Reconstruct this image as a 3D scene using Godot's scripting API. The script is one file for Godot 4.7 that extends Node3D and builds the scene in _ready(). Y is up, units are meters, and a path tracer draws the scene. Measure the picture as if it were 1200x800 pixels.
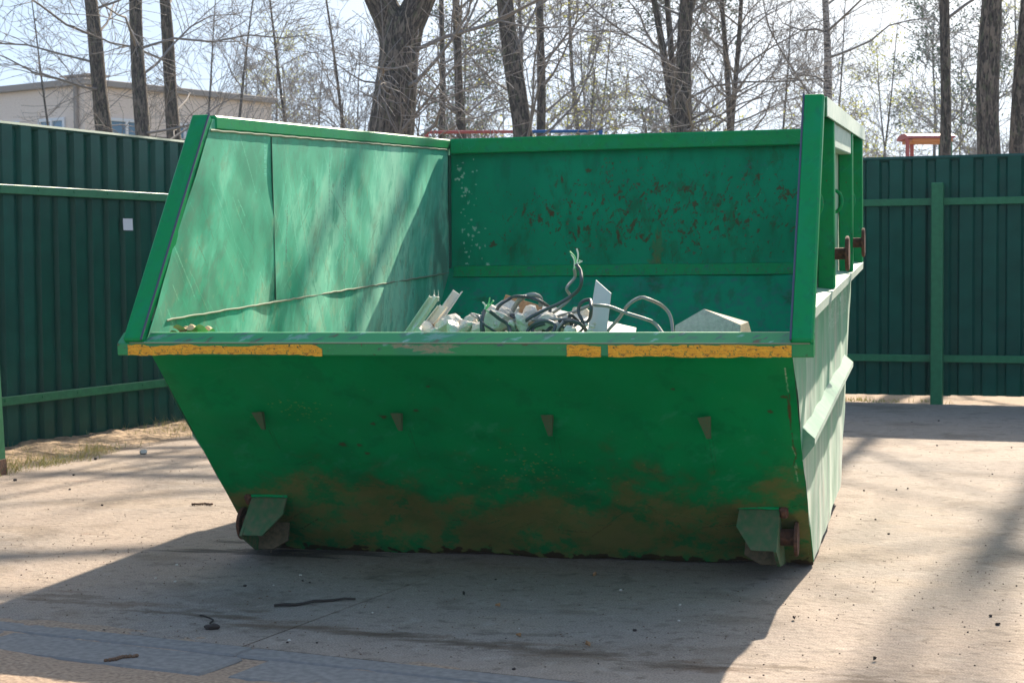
extends Node3D
# A green steel lift-on skip on a concrete pad, corrugated fences round it, bare spring trees behind.

const SKIP_TILT := 0.0385      # the skip stands a little raised at its back
const SKIP_ROLL := 0.0038
const SKIP_AT := Vector3(-1.438, 0.004, -5.913)

var M := {}
var taken := {}
var skip_t := Transform3D.IDENTITY
var rng := RandomNumberGenerator.new()


# ------------------------------------------------------------------ mesh collector
class Geo:
	var v := PackedVector3Array()
	var n := PackedVector3Array()
	var uv := PackedVector2Array()
	var uv2 := PackedVector2Array()
	var c := PackedColorArray()
	var idx := PackedInt32Array()
	var use_c := false
	var use_uv2 := false
	var tint := Color(1, 1, 1)

	func vert(p: Vector3, nn: Vector3, t := Vector2.ZERO) -> int:
		v.append(p)
		n.append(nn)
		uv.append(t)
		if use_c:
			c.append(tint)
		return v.size() - 1

	# corners counter-clockwise as seen from the front
	func tri(a: Vector3, b: Vector3, d: Vector3) -> void:
		var nn := (b - a).cross(d - a).normalized()
		var i := vert(a, nn, Vector2(a.x + a.z, a.y))
		vert(b, nn, Vector2(b.x + b.z, b.y))
		vert(d, nn, Vector2(d.x + d.z, d.y))
		idx.append_array(PackedInt32Array([i, i + 2, i + 1]))

	func quad(a: Vector3, b: Vector3, d: Vector3, e: Vector3, t := []) -> void:
		var nn := (d - a).cross(e - b).normalized()
		var i := vert(a, nn, t[0] if t else Vector2(a.x + a.z, a.y))
		vert(b, nn, t[1] if t else Vector2(b.x + b.z, b.y))
		vert(d, nn, t[2] if t else Vector2(d.x + d.z, d.y))
		vert(e, nn, t[3] if t else Vector2(e.x + e.z, e.y))
		idx.append_array(PackedInt32Array([i, i + 2, i + 1, i, i + 3, i + 2]))

	func poly(pts: Array) -> void:   # convex, counter-clockwise
		for k in range(1, pts.size() - 1):
			tri(pts[0], pts[k], pts[k + 1])

	# box with chamfered edges, placed by t
	func box(size: Vector3, t := Transform3D.IDENTITY, bevel := 0.0) -> void:
		var h := size * 0.5
		var b: float = minf(bevel, minf(h.x, minf(h.y, h.z)) * 0.9)
		var p := func(sx: int, sy: int, sz: int, axis: int) -> Vector3:
			var q := Vector3(sx * h.x, sy * h.y, sz * h.z)
			if axis != 0: q.x -= sx * b
			if axis != 1: q.y -= sy * b
			if axis != 2: q.z -= sz * b
			return t * q
		for s in [-1, 1]:
			var f0 := [p.call(s, -1, -1, 0), p.call(s, 1, -1, 0), p.call(s, 1, 1, 0), p.call(s, -1, 1, 0)]
			var f1 := [p.call(-1, s, -1, 1), p.call(-1, s, 1, 1), p.call(1, s, 1, 1), p.call(1, s, -1, 1)]
			var f2 := [p.call(-1, -1, s, 2), p.call(1, -1, s, 2), p.call(1, 1, s, 2), p.call(-1, 1, s, 2)]
			for f in [f0, f1, f2]:
				if s > 0: quad(f[0], f[1], f[2], f[3])
				else: quad(f[3], f[2], f[1], f[0])
		if b <= 0.0:
			return
		for s in [-1, 1]:
			for r in [-1, 1]:
				face_out(t, [p.call(-1, s, r, 1), p.call(1, s, r, 1), p.call(1, s, r, 2), p.call(-1, s, r, 2)])
				face_out(t, [p.call(s, -1, r, 0), p.call(s, 1, r, 0), p.call(s, 1, r, 2), p.call(s, -1, r, 2)])
				face_out(t, [p.call(s, r, -1, 0), p.call(s, r, 1, 0), p.call(s, r, 1, 1), p.call(s, r, -1, 1)])
				for q in [-1, 1]:
					face_out(t, [p.call(s, r, q, 0), p.call(s, r, q, 1), p.call(s, r, q, 2)])

	func face_out(t: Transform3D, f: Array) -> void:
		var nn: Vector3 = (f[1] - f[0]).cross(f[2] - f[0])
		if nn.dot((f[0] + f[1] + f[2]) / 3.0 - t.origin) < 0.0:
			f.reverse()
		if f.size() == 4: quad(f[0], f[1], f[2], f[3])
		else: tri(f[0], f[1], f[2])

	# beam from a to b with a rectangular section (w across, h along up)
	func beam(a: Vector3, b: Vector3, w: float, h: float, up := Vector3.UP, bevel := 0.003) -> void:
		var z := (b - a).normalized()
		var x := up.cross(z).normalized()
		box(Vector3(w, h, a.distance_to(b)), Transform3D(Basis(x, z.cross(x), z), (a + b) * 0.5), bevel)

	# profile (counter-clockwise seen from +axis) pushed along x or z
	func prism(profile: Array, from: float, to: float, axis := 0) -> void:
		var at := func(p: Vector2, s: float) -> Vector3:
			return Vector3(s, p.y, p.x) if axis == 0 else Vector3(p.x, p.y, s)
		var m := profile.size()
		var centre := Vector3.ZERO
		for q in profile:
			centre += (at.call(q, (from + to) * 0.5) as Vector3) / m
		var t := Transform3D(Basis.IDENTITY, centre)
		for k in m:
			face_out(t, [at.call(profile[k], from), at.call(profile[(k + 1) % m], from), at.call(profile[(k + 1) % m], to), at.call(profile[k], to)])
		for s in [from, to]:
			for k in range(1, m - 1):
				face_out(t, [at.call(profile[0], s), at.call(profile[k], s), at.call(profile[k + 1], s)])

	# round tube along a path; radii may be one number or one per point
	func tube(path: Array, radii: Variant, sides := 8, caps := true, vscale := 1.0) -> void:
		var m := path.size()
		if m < 2: return
		var dir0: Vector3 = (path[1] - path[0]).normalized()
		var side := dir0.cross(Vector3.UP if absf(dir0.y) < 0.9 else Vector3.RIGHT).normalized()
		var first := v.size()
		var along := 0.0
		for k in m:
			var d: Vector3 = (path[mini(k + 1, m - 1)] - path[maxi(k - 1, 0)]).normalized()
			side = (side - d * side.dot(d)).normalized()
			var other := d.cross(side)
			var r: float = radii[k] if radii is Array or radii is PackedFloat32Array else radii
			if k > 0: along += path[k].distance_to(path[k - 1])
			for s in sides + 1:
				var a := TAU * s / sides
				var o := side * cos(a) + other * sin(a)
				vert(path[k] + o * r, o, Vector2(float(s) / sides, along * vscale))
		for k in m - 1:
			for s in sides:
				var i := first + k * (sides + 1) + s
				var j := i + sides + 1
				idx.append_array(PackedInt32Array([i, j, i + 1, i + 1, j, j + 1]))
		if caps:
			for e in [0, m - 1]:
				var d: Vector3 = (path[1] - path[0]).normalized() * -1.0 if e == 0 else (path[m - 1] - path[m - 2]).normalized()
				var mid := vert(path[e], d)
				var ring: int = first + e * (sides + 1)
				var base := v.size()
				for s in sides + 1:
					vert(v[ring + s], d)
				for s in sides:
					idx.append_array(PackedInt32Array([mid, base + s, base + s + 1]) if e == 0 else PackedInt32Array([mid, base + s + 1, base + s]))

	# smooth grid f(i, j) -> [position, uv]
	func grid(f: Callable, nu: int, nv: int, flip := false) -> void:
		var first := v.size()
		var pts := PackedVector3Array()
		for j in nv + 1:
			for i in nu + 1:
				var r: Array = f.call(float(i) / nu, float(j) / nv)
				pts.append(r[0])
				vert(r[0], Vector3.UP, r[1])
		var w := nu + 1
		for j in nv + 1:
			for i in w:
				var a := pts[j * w + mini(i + 1, nu)] - pts[j * w + maxi(i - 1, 0)]
				var b := pts[mini(j + 1, nv) * w + i] - pts[maxi(j - 1, 0) * w + i]
				var nn := a.cross(b)
				if nn.length() < 1e-12:
					nn = pts[w + 1] - pts[0]
					nn = (pts[1 + w * (nv / 2)] - pts[w * (nv / 2)]).cross(pts[w * (nv / 2 + 1)] - pts[w * (nv / 2)])
				nn = nn.normalized()
				n[first + j * w + i] = -nn if flip else nn
		for j in nv:
			for i in nu:
				var q := first + j * w + i
				if flip: idx.append_array(PackedInt32Array([q, q + 1, q + w + 1, q, q + w + 1, q + w]))
				else: idx.append_array(PackedInt32Array([q, q + w + 1, q + 1, q, q + w, q + w + 1]))

	func mesh() -> ArrayMesh:
		var arr := []
		arr.resize(Mesh.ARRAY_MAX)
		arr[Mesh.ARRAY_VERTEX] = v
		arr[Mesh.ARRAY_NORMAL] = n
		arr[Mesh.ARRAY_TEX_UV] = uv
		if use_uv2: arr[Mesh.ARRAY_TEX_UV2] = uv2
		if use_c: arr[Mesh.ARRAY_COLOR] = c
		arr[Mesh.ARRAY_INDEX] = idx
		var am := ArrayMesh.new()
		am.add_surface_from_arrays(Mesh.PRIMITIVE_TRIANGLES, arr)
		return am


# ------------------------------------------------------------------ painted surfaces
class Tex:
	var w: int
	var h: int
	var d: PackedByteArray
	var r := RandomNumberGenerator.new()

	func _init(ww: int, hh: int, col: Color, sd: int) -> void:
		w = ww
		h = hh
		var im := Image.create(w, h, false, Image.FORMAT_RGB8)
		im.fill(col)
		d = im.get_data()
		r.seed = sd

	# noise as bytes; sx, sy stretch the pattern
	func noise(freq: float, sd: int, sx := 1.0, sy := 1.0, oct := 4, gain := 0.5) -> PackedByteArray:
		var f := FastNoiseLite.new()
		f.noise_type = FastNoiseLite.TYPE_SIMPLEX_SMOOTH
		f.seed = sd
		f.frequency = freq
		f.fractal_octaves = oct
		f.fractal_gain = gain
		var im := f.get_image(maxi(4, int(w / sx)), maxi(4, int(h / sy)), false, false, true)
		if im.get_width() != w or im.get_height() != h:
			im.resize(w, h, Image.INTERPOLATE_CUBIC)
		im.convert(Image.FORMAT_L8)
		return im.get_data()

	static func lut(lo: float, hi: float, alpha: float) -> PackedInt32Array:
		var l := PackedInt32Array()
		l.resize(256)
		for i in 256:
			var x: float = clampf((i / 255.0 - lo) / (hi - lo), 0.0, 1.0)
			l[i] = int(x * x * (3.0 - 2.0 * x) * alpha * 256.0)
		return l

	# colour laid where the noise passes from lo to hi; rows and cols shift the noise (in bytes)
	func layer(nb: PackedByteArray, lo: float, hi: float, alpha: float, col: Color, rows := PackedInt32Array(), cols := PackedInt32Array(), shear := 0.0) -> void:
		var l := lut(lo, hi, alpha)
		var cr := int(col.r * 255.0)
		var cg := int(col.g * 255.0)
		var cb := int(col.b * 255.0)
		var has_r := rows.size() > 0
		var has_c := cols.size() > 0
		var ww := w
		var dd := d
		d = PackedByteArray()
		for y in h:
			var rb: int = rows[y] if has_r else 0
			var i := y * ww
			var sh := posmod(int(y * shear), ww)
			for x in ww:
				var sx := x + sh
				if sx >= ww: sx -= ww
				var q: int = nb[i + sx] + rb
				if has_c: q += cols[x]
				if q < 0: q = 0
				elif q > 255: q = 255
				var a := l[q]
				if a > 0:
					var k := (i + x) * 3
					var v0 := dd[k]
					var v1 := dd[k + 1]
					var v2 := dd[k + 2]
					dd[k] = v0 + (((cr - v0) * a) >> 8)
					dd[k + 1] = v1 + (((cg - v1) * a) >> 8)
					dd[k + 2] = v2 + (((cb - v2) * a) >> 8)
		d = dd

	func dot(x: int, y: int, col: Color, a: float) -> void:
		if x < 0 or y < 0 or x >= w or y >= h or a <= 0.0: return
		var k := (y * w + x) * 3
		d[k] = int(lerpf(d[k], col.r * 255.0, a))
		d[k + 1] = int(lerpf(d[k + 1], col.g * 255.0, a))
		d[k + 2] = int(lerpf(d[k + 2], col.b * 255.0, a))

	# a ragged blot about rx by ry pixels
	func blot(cx: float, cy: float, rx: float, ry: float, col: Color, a: float, turn := 0.0) -> void:
		var ph := [r.randf() * TAU, r.randf() * TAU, r.randf() * TAU, r.randf() * TAU]
		var m := int(maxf(rx, ry) * 1.6) + 2
		for y in range(-m, m + 1):
			for x in range(-m, m + 1):
				var u := (x * cos(turn) + y * sin(turn)) / rx
				var q := (-x * sin(turn) + y * cos(turn)) / ry
				var an := atan2(q, u)
				var edge: float = 1.0 + 0.30 * sin(an + ph[3]) * sin(an * 2.0 + ph[0]) + 0.20 * sin(an * 4.0 + ph[1]) * sin(an + ph[0]) + 0.16 * sin(an * 7.0 + ph[2]) + 0.14 * sin(an * 13.0 + ph[3])
				var t: float = clampf((edge - sqrt(u * u + q * q)) * 3.0, 0.0, 1.0)
				dot(int(cx) + x, int(cy) + y, col, t * a * r.randf_range(0.7, 1.0))

	# a scratch or run of a given width that wavers
	func scratch(x0: float, y0: float, x1: float, y1: float, wd: float, col: Color, a: float, waver := 1.0, gaps := 0.15) -> void:
		var steps := int(maxf(absf(x1 - x0), absf(y1 - y0))) + 1
		var off := 0.0
		for s in steps + 1:
			var t := float(s) / steps
			off += r.randf_range(-waver, waver) * 0.25
			if r.randf() < gaps: continue
			var x := lerpf(x0, x1, t) + (off if absf(y1 - y0) > absf(x1 - x0) else 0.0)
			var y := lerpf(y0, y1, t) + (off if absf(y1 - y0) <= absf(x1 - x0) else 0.0)
			var half := wd * 0.5 * r.randf_range(0.6, 1.2)
			for k in range(-int(ceil(half)), int(ceil(half)) + 1):
				var f: float = clampf(half + 0.5 - absf(k), 0.0, 1.0)
				if absf(y1 - y0) > absf(x1 - x0): dot(int(x) + k, int(y), col, a * f)
				else: dot(int(x), int(y) + k, col, a * f)

	func ramp(f: Callable, count: int) -> PackedInt32Array:
		var o := PackedInt32Array()
		o.resize(count)
		for i in count:
			o[i] = int(f.call(float(i) / count) * 255.0)
		return o

	func tex() -> ImageTexture:
		return ImageTexture.create_from_image(Image.create_from_data(w, h, false, Image.FORMAT_RGB8, d))


# ------------------------------------------------------------------ nodes
func numbered(called: String) -> String:
	taken[called] = taken.get(called, 0) + 1
	return called if taken[called] == 1 else "%s_%03d" % [called, taken[called] - 1]


func tag(o: Node3D, label: String, category := "", group := "", kind := "") -> Node3D:
	if label: o.set_meta("label", label)
	if category: o.set_meta("category", category)
	if group: o.set_meta("group", group)
	if kind: o.set_meta("kind", kind)
	return o


func thing(called: String, label: String, category: String, t := Transform3D.IDENTITY, group := "") -> Node3D:
	var o := Node3D.new()
	o.name = numbered(called)
	add_child(o)
	o.transform = t
	return tag(o, label, category, group)


func put(called: String, m: Mesh, mat: Material, parent: Node3D = null, t := Transform3D.IDENTITY) -> MeshInstance3D:
	var o := MeshInstance3D.new()
	o.mesh = m
	o.material_override = mat
	o.transform = t
	if parent:
		o.name = called
		parent.add_child(o, true)
	else:
		o.name = numbered(called)
		add_child(o)
	return o


func geo(called: String, g: Geo, mat: Material, parent: Node3D = null, t := Transform3D.IDENTITY) -> MeshInstance3D:
	return put(called, g.mesh(), mat, parent, t)


func struct(called: String, g: Geo, mat: Material) -> MeshInstance3D:
	var o := geo(called, g, mat)
	o.set_meta("kind", "structure")
	return o


func at(p: Vector3, turn := 0.0) -> Transform3D:
	return Transform3D(Basis(Vector3.UP, turn), p)


func c8(r: int, g: int, b: int) -> Color:
	return Color(r / 255.0, g / 255.0, b / 255.0)


func mat(col: Color, rough := 0.8, metal := 0.0) -> StandardMaterial3D:
	var m := StandardMaterial3D.new()
	m.albedo_color = col
	m.roughness = rough
	m.metallic = metal
	return m


func smooth_path(pts: Array, per := 5) -> Array:
	var out := []
	for k in pts.size() - 1:
		var a: Vector3 = pts[maxi(k - 1, 0)]
		var b: Vector3 = pts[k]
		var d: Vector3 = pts[k + 1]
		var e: Vector3 = pts[mini(k + 2, pts.size() - 1)]
		for s in per:
			out.append(b.cubic_interpolate(d, a, e, float(s) / per))
	out.append(pts[-1])
	return out


# lumpy stone: a subdivided ball pushed about and cut by flat planes
func rock(size: Vector3, sd: int, cuts := 7, detail := 7) -> ArrayMesh:
	var r := RandomNumberGenerator.new()
	r.seed = sd
	var planes := []
	for k in cuts:
		var nn := Vector3(r.randf_range(-1, 1), r.randf_range(-1, 1), r.randf_range(-1, 1)).normalized()
		planes.append([nn, r.randf_range(0.55, 0.85)])
	var g := Geo.new()
	var p := []
	for j in detail + 1:
		for i in detail * 2 + 1:
			var th := PI * j / detail
			var ph := TAU * (i % (detail * 2)) / (detail * 2)
			var q := Vector3(sin(th) * cos(ph), cos(th), sin(th) * sin(ph))
			for pl in planes:
				var over: float = q.dot(pl[0]) - pl[1]
				if over > 0.0: q -= pl[0] * over
			q *= 1.0 + 0.05 * sin(ph * 5.0 + sd) * sin(th * 4.0)
			p.append(q * size * 0.5)
	var w := detail * 2 + 1
	for j in detail:
		for i in detail * 2:
			var a: Vector3 = p[j * w + i]
			var b: Vector3 = p[j * w + i + 1]
			var d: Vector3 = p[(j + 1) * w + i + 1]
			var e: Vector3 = p[(j + 1) * w + i]
			if j > 0: g.face_out(Transform3D.IDENTITY, [a, b, d])
			if j < detail - 1: g.face_out(Transform3D.IDENTITY, [a, d, e])
	return g.mesh()


# ------------------------------------------------------------------ materials
func noise_tex(freq: float, sd: int, lo: Color, hi: Color, size := 512, oct := 5, kind := FastNoiseLite.TYPE_SIMPLEX_SMOOTH) -> ImageTexture:
	var f := FastNoiseLite.new()
	f.seed = sd
	f.noise_type = kind
	f.frequency = freq
	f.fractal_octaves = oct
	var im := f.get_seamless_image(size, size, false, false, 0.1, true)
	im.convert(Image.FORMAT_L8)
	var src := im.get_data()
	var out := PackedByteArray()
	out.resize(size * size * 3)
	var l := PackedByteArray()
	l.resize(768)
	for i in 256:
		var q := lo.lerp(hi, i / 255.0)
		l[i * 3] = int(q.r * 255.0)
		l[i * 3 + 1] = int(q.g * 255.0)
		l[i * 3 + 2] = int(q.b * 255.0)
	for i in src.size():
		var k := src[i] * 3
		out[i * 3] = l[k]
		out[i * 3 + 1] = l[k + 1]
		out[i * 3 + 2] = l[k + 2]
	return ImageTexture.create_from_image(Image.create_from_data(size, size, false, Image.FORMAT_RGB8, out))


func tri_mat(t: Texture2D, scale: float, rough: float, bump: Texture2D = null, bump_cm := 0.0, tint := Color.WHITE, world := false) -> StandardMaterial3D:
	var m := mat(tint, rough)
	m.albedo_texture = t
	m.uv1_triplanar = true
	m.uv1_world_triplanar = world
	m.uv1_scale = Vector3.ONE * scale
	if bump:
		m.heightmap_enabled = true
		m.heightmap_texture = bump
		m.heightmap_scale = bump_cm
	return m


const PAINT := Color(0.004, 0.535, 0.285)
const DUST := Color(0.72, 0.70, 0.60)
const RUST := Color(0.40, 0.235, 0.145)
const MUD := Color(0.40, 0.405, 0.225)


# the outside of the low end: mud smeared and splashed over its lower half, chips, scuffs
func paint_front() -> ImageTexture:
	var none := PackedInt32Array()
	var t := Tex.new(1024, 576, PAINT, 11)
	t.layer(t.noise(0.004, 21), 0.35, 0.8, 0.30, c8(0, 120, 64))
	t.layer(t.noise(0.03, 22, 1.0, 2.0, 6), 0.52, 0.85, 0.3, c8(6, 142, 86))
	t.layer(t.noise(0.011, 26, 1.0, 1.0, 7, 0.72), 0.62, 0.86, 0.35, c8(96, 150, 112), t.ramp(func(q: float): return -0.3 + 0.35 * sin(q * PI), 576), none, 0.6)
	# mud thrown up from the yard: a film with grain, thicker smears, splashes, wiped places
	var rows := t.ramp(func(q: float): return lerpf(-0.42, 0.27, smoothstep(0.34, 0.80, q)), 576)
	t.layer(t.noise(0.005, 23, 1.0, 1.0, 8, 0.72), 0.30, 0.84, 0.90, MUD, rows)
	t.layer(t.noise(0.012, 24, 1.0, 1.0, 7, 0.75), 0.55, 0.85, 0.55, c8(122, 112, 66), rows, none, 0.4)
	t.layer(t.noise(0.008, 29, 1.0, 1.0, 8, 0.72), 0.62, 0.80, 0.55, c8(0, 116, 62))
	var edge := t.ramp(func(q: float): return lerpf(-0.6, 0.14, smoothstep(0.93, 1.0, q)), 576)
	t.layer(t.noise(0.03, 25, 1.0, 1.0, 5), 0.46, 0.56, 0.85, c8(58, 42, 28), edge)
	for k in 70:    # wipes and scrapes through the mud
		var x := t.r.randf_range(20, 1000)
		var y := t.r.randf_range(300, 560)
		var a := t.r.randf_range(-0.9, 0.9)
		var l := t.r.randf_range(10, 70)
		t.scratch(x, y, x + cos(a) * l, y + sin(a) * l, t.r.randf_range(0.8, 3.0), [c8(0, 96, 54), MUD.lightened(0.15), c8(56, 50, 32)][k % 3], t.r.randf_range(0.3, 0.7), 1.4, 0.3)
	for q in [139, 380, 630, 879]:    # rust runs below the hooks
		for k in 3:
			var x: float = q + t.r.randf_range(-8, 8)
			t.scratch(x, 170 + 46 + t.r.randf() * 10, x + t.r.randf_range(-4, 4), 250 + t.r.randf() * 60, 1.6, c8(74, 62, 36), 0.35, 0.6, 0.35)
	for k in 110:
		t.blot(t.r.randfn(600, 58), t.r.randfn(318, 36), t.r.randf_range(1.0, 3.6), t.r.randf_range(0.8, 2.0), c8(150, 135, 70), 0.8, t.r.randf_range(-0.6, 0.6))
	for k in 46:
		t.blot(t.r.randfn(215, 34), t.r.randfn(165, 18), t.r.randf_range(1.2, 3.8), t.r.randf_range(0.9, 2.2), c8(140, 150, 70), 0.75, t.r.randf_range(-0.8, 0.2))
	for k in 60:
		t.blot(t.r.randf_range(20, 1000), t.r.randf_range(40, 480), t.r.randf_range(0.9, 2.6), t.r.randf_range(0.8, 2.0), c8(140, 146, 84), 0.6)
	for q in [[352, 178, 5], [410, 165, 4], [372, 212, 4], [330, 196, 4], [262, 250, 6], [292, 252, 4], [445, 105, 3], [300, 272, 4], [60, 470, 5], [980, 160, 4], [1004, 120, 4], [836, 108, 3]]:
		t.blot(q[0], q[1], q[2] * 1.3, q[2], RUST, 0.85)
	for k in 26:
		var x := t.r.randf_range(30, 990)
		var y := t.r.randf_range(40, 520)
		var a := t.r.randf_range(-0.6, 0.6)
		var l := t.r.randf_range(15, 80)
		t.scratch(x, y, x + cos(a) * l, y + sin(a) * l, 1.0, c8(120, 150, 115) if k % 2 else c8(4, 66, 40), 0.35)
	for k in 14:
		var y := t.r.randf_range(40, 300)
		t.scratch(1014 - t.r.randf() * 6, y, 1014 - t.r.randf() * 6, y + t.r.randf_range(10, 60), 2.0, RUST if k % 3 else DUST, 0.7)
	return t.tex()


# inside of a long side: pale plaster dust with a sunlit band painted in, rust and scratches; u along the side from back to front
func paint_inner() -> ImageTexture:
	var none := PackedInt32Array()
	var t := Tex.new(1280, 576, c8(0, 138, 108), 31)
	t.layer(t.noise(0.004, 41, 1.0, 1.6), 0.4, 0.8, 0.5, c8(16, 150, 118))
	t.layer(t.noise(0.011, 48, 1.0, 1.6, 7, 0.68), 0.48, 0.80, 0.5, c8(4, 98, 70), none, none, -0.45)
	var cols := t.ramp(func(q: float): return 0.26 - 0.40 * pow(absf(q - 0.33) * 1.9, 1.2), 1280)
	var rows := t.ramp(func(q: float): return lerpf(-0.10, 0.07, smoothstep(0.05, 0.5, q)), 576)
	t.layer(t.noise(0.0035, 42, 1.0, 1.5, 8, 0.60), 0.34, 0.84, 0.68, c8(255, 214, 198), rows, cols, -0.45)  # broad pale area: sunlight on the wall put into the dust colour
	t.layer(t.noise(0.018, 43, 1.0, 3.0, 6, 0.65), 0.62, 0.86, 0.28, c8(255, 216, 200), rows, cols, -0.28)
	t.layer(t.noise(0.010, 44, 1.0, 1.5, 8, 0.70), 0.56, 0.84, 0.50, c8(128, 104, 78), rows, none, -0.5)
	t.layer(t.noise(0.016, 45, 1.0, 2.0, 7, 0.68), 0.60, 0.80, 0.5, c8(4, 106, 78), none, none, -0.35)
	t.layer(t.noise(0.022, 46, 1.0, 1.4, 7, 0.70), 0.64, 0.84, 0.45, c8(206, 138, 104), rows, none, -0.3)
	# grimy rubbing along the slanting edge
	t.layer(t.noise(0.012, 51, 1.0, 1.5, 8, 0.72), 0.50, 0.80, 0.60, c8(104, 100, 78), none, t.ramp(func(q: float): return -0.35 + 0.42 * smoothstep(0.70, 0.93, q), 1280), -0.9)
	# brown stain in the back corner, painted sunlit band next to it
	t.layer(t.noise(0.012, 47, 1.0, 1.6, 5), 0.42, 0.72, 0.6, c8(62, 60, 40), t.ramp(func(q: float): return -0.5 * smoothstep(0.18, 0.35, absf(q - 0.42)), 576), t.ramp(func(q: float): return 0.12 - 0.7 * smoothstep(0.05, 0.17, q), 1280))
	for k in 420:
		var x := t.r.randf_range(10, 1270)
		var y := t.r.randf_range(20, 420)
		var a := t.r.randf_range(0.6, 1.4) if t.r.randf() < 0.5 else t.r.randf_range(1.2, 2.6)
		if x > 900: a = t.r.randf_range(0.7, 1.15)
		var l := t.r.randf_range(12, 130)
		t.scratch(x, y, x - cos(a) * l, y + sin(a) * l, t.r.randf_range(0.9, 2.4), [DUST, c8(10, 96, 72), c8(240, 216, 196), c8(110, 90, 64)][k % 4], t.r.randf_range(0.3, 0.75), 0.6)
	for k in 26:
		t.blot(t.r.randf_range(40, 1240), t.r.randf_range(60, 330), t.r.randf_range(1.5, 5), t.r.randf_range(3, 11), [RUST, c8(54, 60, 46), c8(170, 130, 96)][k % 3], 0.5)
	for q in [[590, 30, 150], [596, 80, 230], [655, 40, 90], [836, 120, 90]]:
		t.scratch(q[0], q[1], q[0] + 10, q[1] + q[2], 3.5, c8(66, 72, 66), 0.6, 1.4, 0.3)
	t.scratch(905, 12, 908, 80, 9.0, c8(190, 196, 196), 0.5, 1.0, 0.35)
	return t.tex()


# inside of the far end: dull green with many rusty scratches and chips, white flakes beside the corner
func paint_back() -> ImageTexture:
	var t := Tex.new(896, 832, c8(6, 138, 98), 51)
	t.layer(t.noise(0.006, 61, 1.0, 1.4), 0.4, 0.8, 0.5, c8(2, 116, 82))
	t.layer(t.noise(0.014, 62, 1.0, 3.0, 4), 0.55, 0.85, 0.3, c8(16, 84, 58))
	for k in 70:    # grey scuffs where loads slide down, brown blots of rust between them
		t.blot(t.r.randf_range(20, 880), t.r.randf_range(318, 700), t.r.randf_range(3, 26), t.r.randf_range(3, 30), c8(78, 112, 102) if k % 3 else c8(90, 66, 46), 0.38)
	var mid_r := t.ramp(func(q: float): return 0.04 - 0.5 * pow(absf(q - 0.20) * 4.0, 2.0), 832)
	var mid_c := t.ramp(func(q: float): return 0.02 - 0.22 * pow(absf(q - 0.55) * 2.0, 3.0), 896)
	t.layer(t.noise(0.020, 65, 1.0, 1.5, 8, 0.78), 0.69, 0.76, 0.75, RUST, mid_r, mid_c, -0.3)
	t.layer(t.noise(0.050, 66, 1.0, 1.6, 6, 0.75), 0.71, 0.78, 0.70, RUST, mid_r, mid_c, 0.4)
	t.layer(t.noise(0.012, 67, 1.0, 2.0, 8, 0.70), 0.58, 0.84, 0.40, c8(52, 84, 52), PackedInt32Array(), mid_c)
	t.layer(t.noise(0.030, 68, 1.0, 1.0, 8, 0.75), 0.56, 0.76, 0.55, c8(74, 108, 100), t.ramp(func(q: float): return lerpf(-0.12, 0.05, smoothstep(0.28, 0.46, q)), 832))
	var spots := []
	for k in 22:
		spots.append(Vector2(clampf(t.r.randfn(500, 220), 120, 860), clampf(t.r.randfn(170, 60), 60, 290)))
	for k in 240:
		var s: Vector2 = spots[t.r.randi() % 22]
		var x: float = clampf(s.x + t.r.randfn(0, 22), 90, 885)
		var y: float = clampf(s.y + t.r.randfn(0, 20), 45, 300)
		t.blot(x, y, t.r.randf_range(0.5, 2.0) * (2.2 if t.r.randf() < 0.12 else 1.0), t.r.randf_range(0.8, 4.5), RUST.lightened(t.r.randf() * 0.12), 0.75, t.r.randfn(0.0, 0.5))
	for k in 90:
		var x: float = clampf(t.r.randfn(470, 190), 110, 870)
		var y: float = clampf(t.r.randfn(160, 55), 50, 290)
		var a := t.r.randf_range(0.5, 2.0)
		var l := t.r.randf_range(8, 46)
		t.scratch(x, y, x + cos(a) * l, y + sin(a) * l, t.r.randf_range(0.8, 2.4), RUST, 0.4, 2.2, 0.4)
	for q in [[212, 176, 6, 10], [175, 160, 3, 13], [240, 165, 7, 6], [322, 72, 8, 5], [262, 88, 3, 10], [300, 204, 4, 15], [104, 232, 9, 7], [425, 190, 5, 18], [390, 215, 4, 14], [560, 150, 7, 7], [700, 92, 4, 9], [745, 118, 7, 5]]:
		t.blot(q[0], q[1], q[2], q[3], RUST, 0.85, t.r.randf_range(-0.6, 0.6))
	t.blot(478, 250, 13, 44, c8(122, 104, 60), 0.55)
	t.blot(474, 282, 16, 22, c8(128, 106, 58), 0.5)
	for q in [[22, 62, 7, 6], [30, 78, 5, 7], [14, 84, 4, 4], [38, 108, 6, 10], [30, 122, 4, 4], [44, 138, 3, 5], [60, 196, 7, 7], [56, 212, 5, 4], [64, 232, 5, 4], [90, 276, 6, 6], [52, 176, 4, 3]]:
		t.blot(q[0], q[1], q[2] * 0.8, q[3] * 0.8, c8(196, 194, 176), 0.85)
	for k in 50:
		var y := t.r.randf_range(40, 300)
		var x := 10.0 + absf(t.r.randfn(0, 26)) + y * 0.10
		t.blot(x, y, t.r.randf_range(0.6, 3.4), t.r.randf_range(0.6, 3.8), c8(205, 205, 190), 0.85)
	for k in 50:
		t.blot(t.r.randf_range(60, 880), t.r.randf_range(30, 700), t.r.randf_range(0.5, 1.3), t.r.randf_range(0.5, 1.4), c8(170, 190, 176), 0.6)
	for k in 30:
		var x := t.r.randf_range(20, 870)
		var y := t.r.randf_range(330, 700)
		t.scratch(x, y, x + t.r.randf_range(-40, 40), y + t.r.randf_range(4, 60), 1.2, c8(120, 140, 130), 0.35)
	return t.tex()


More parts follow.
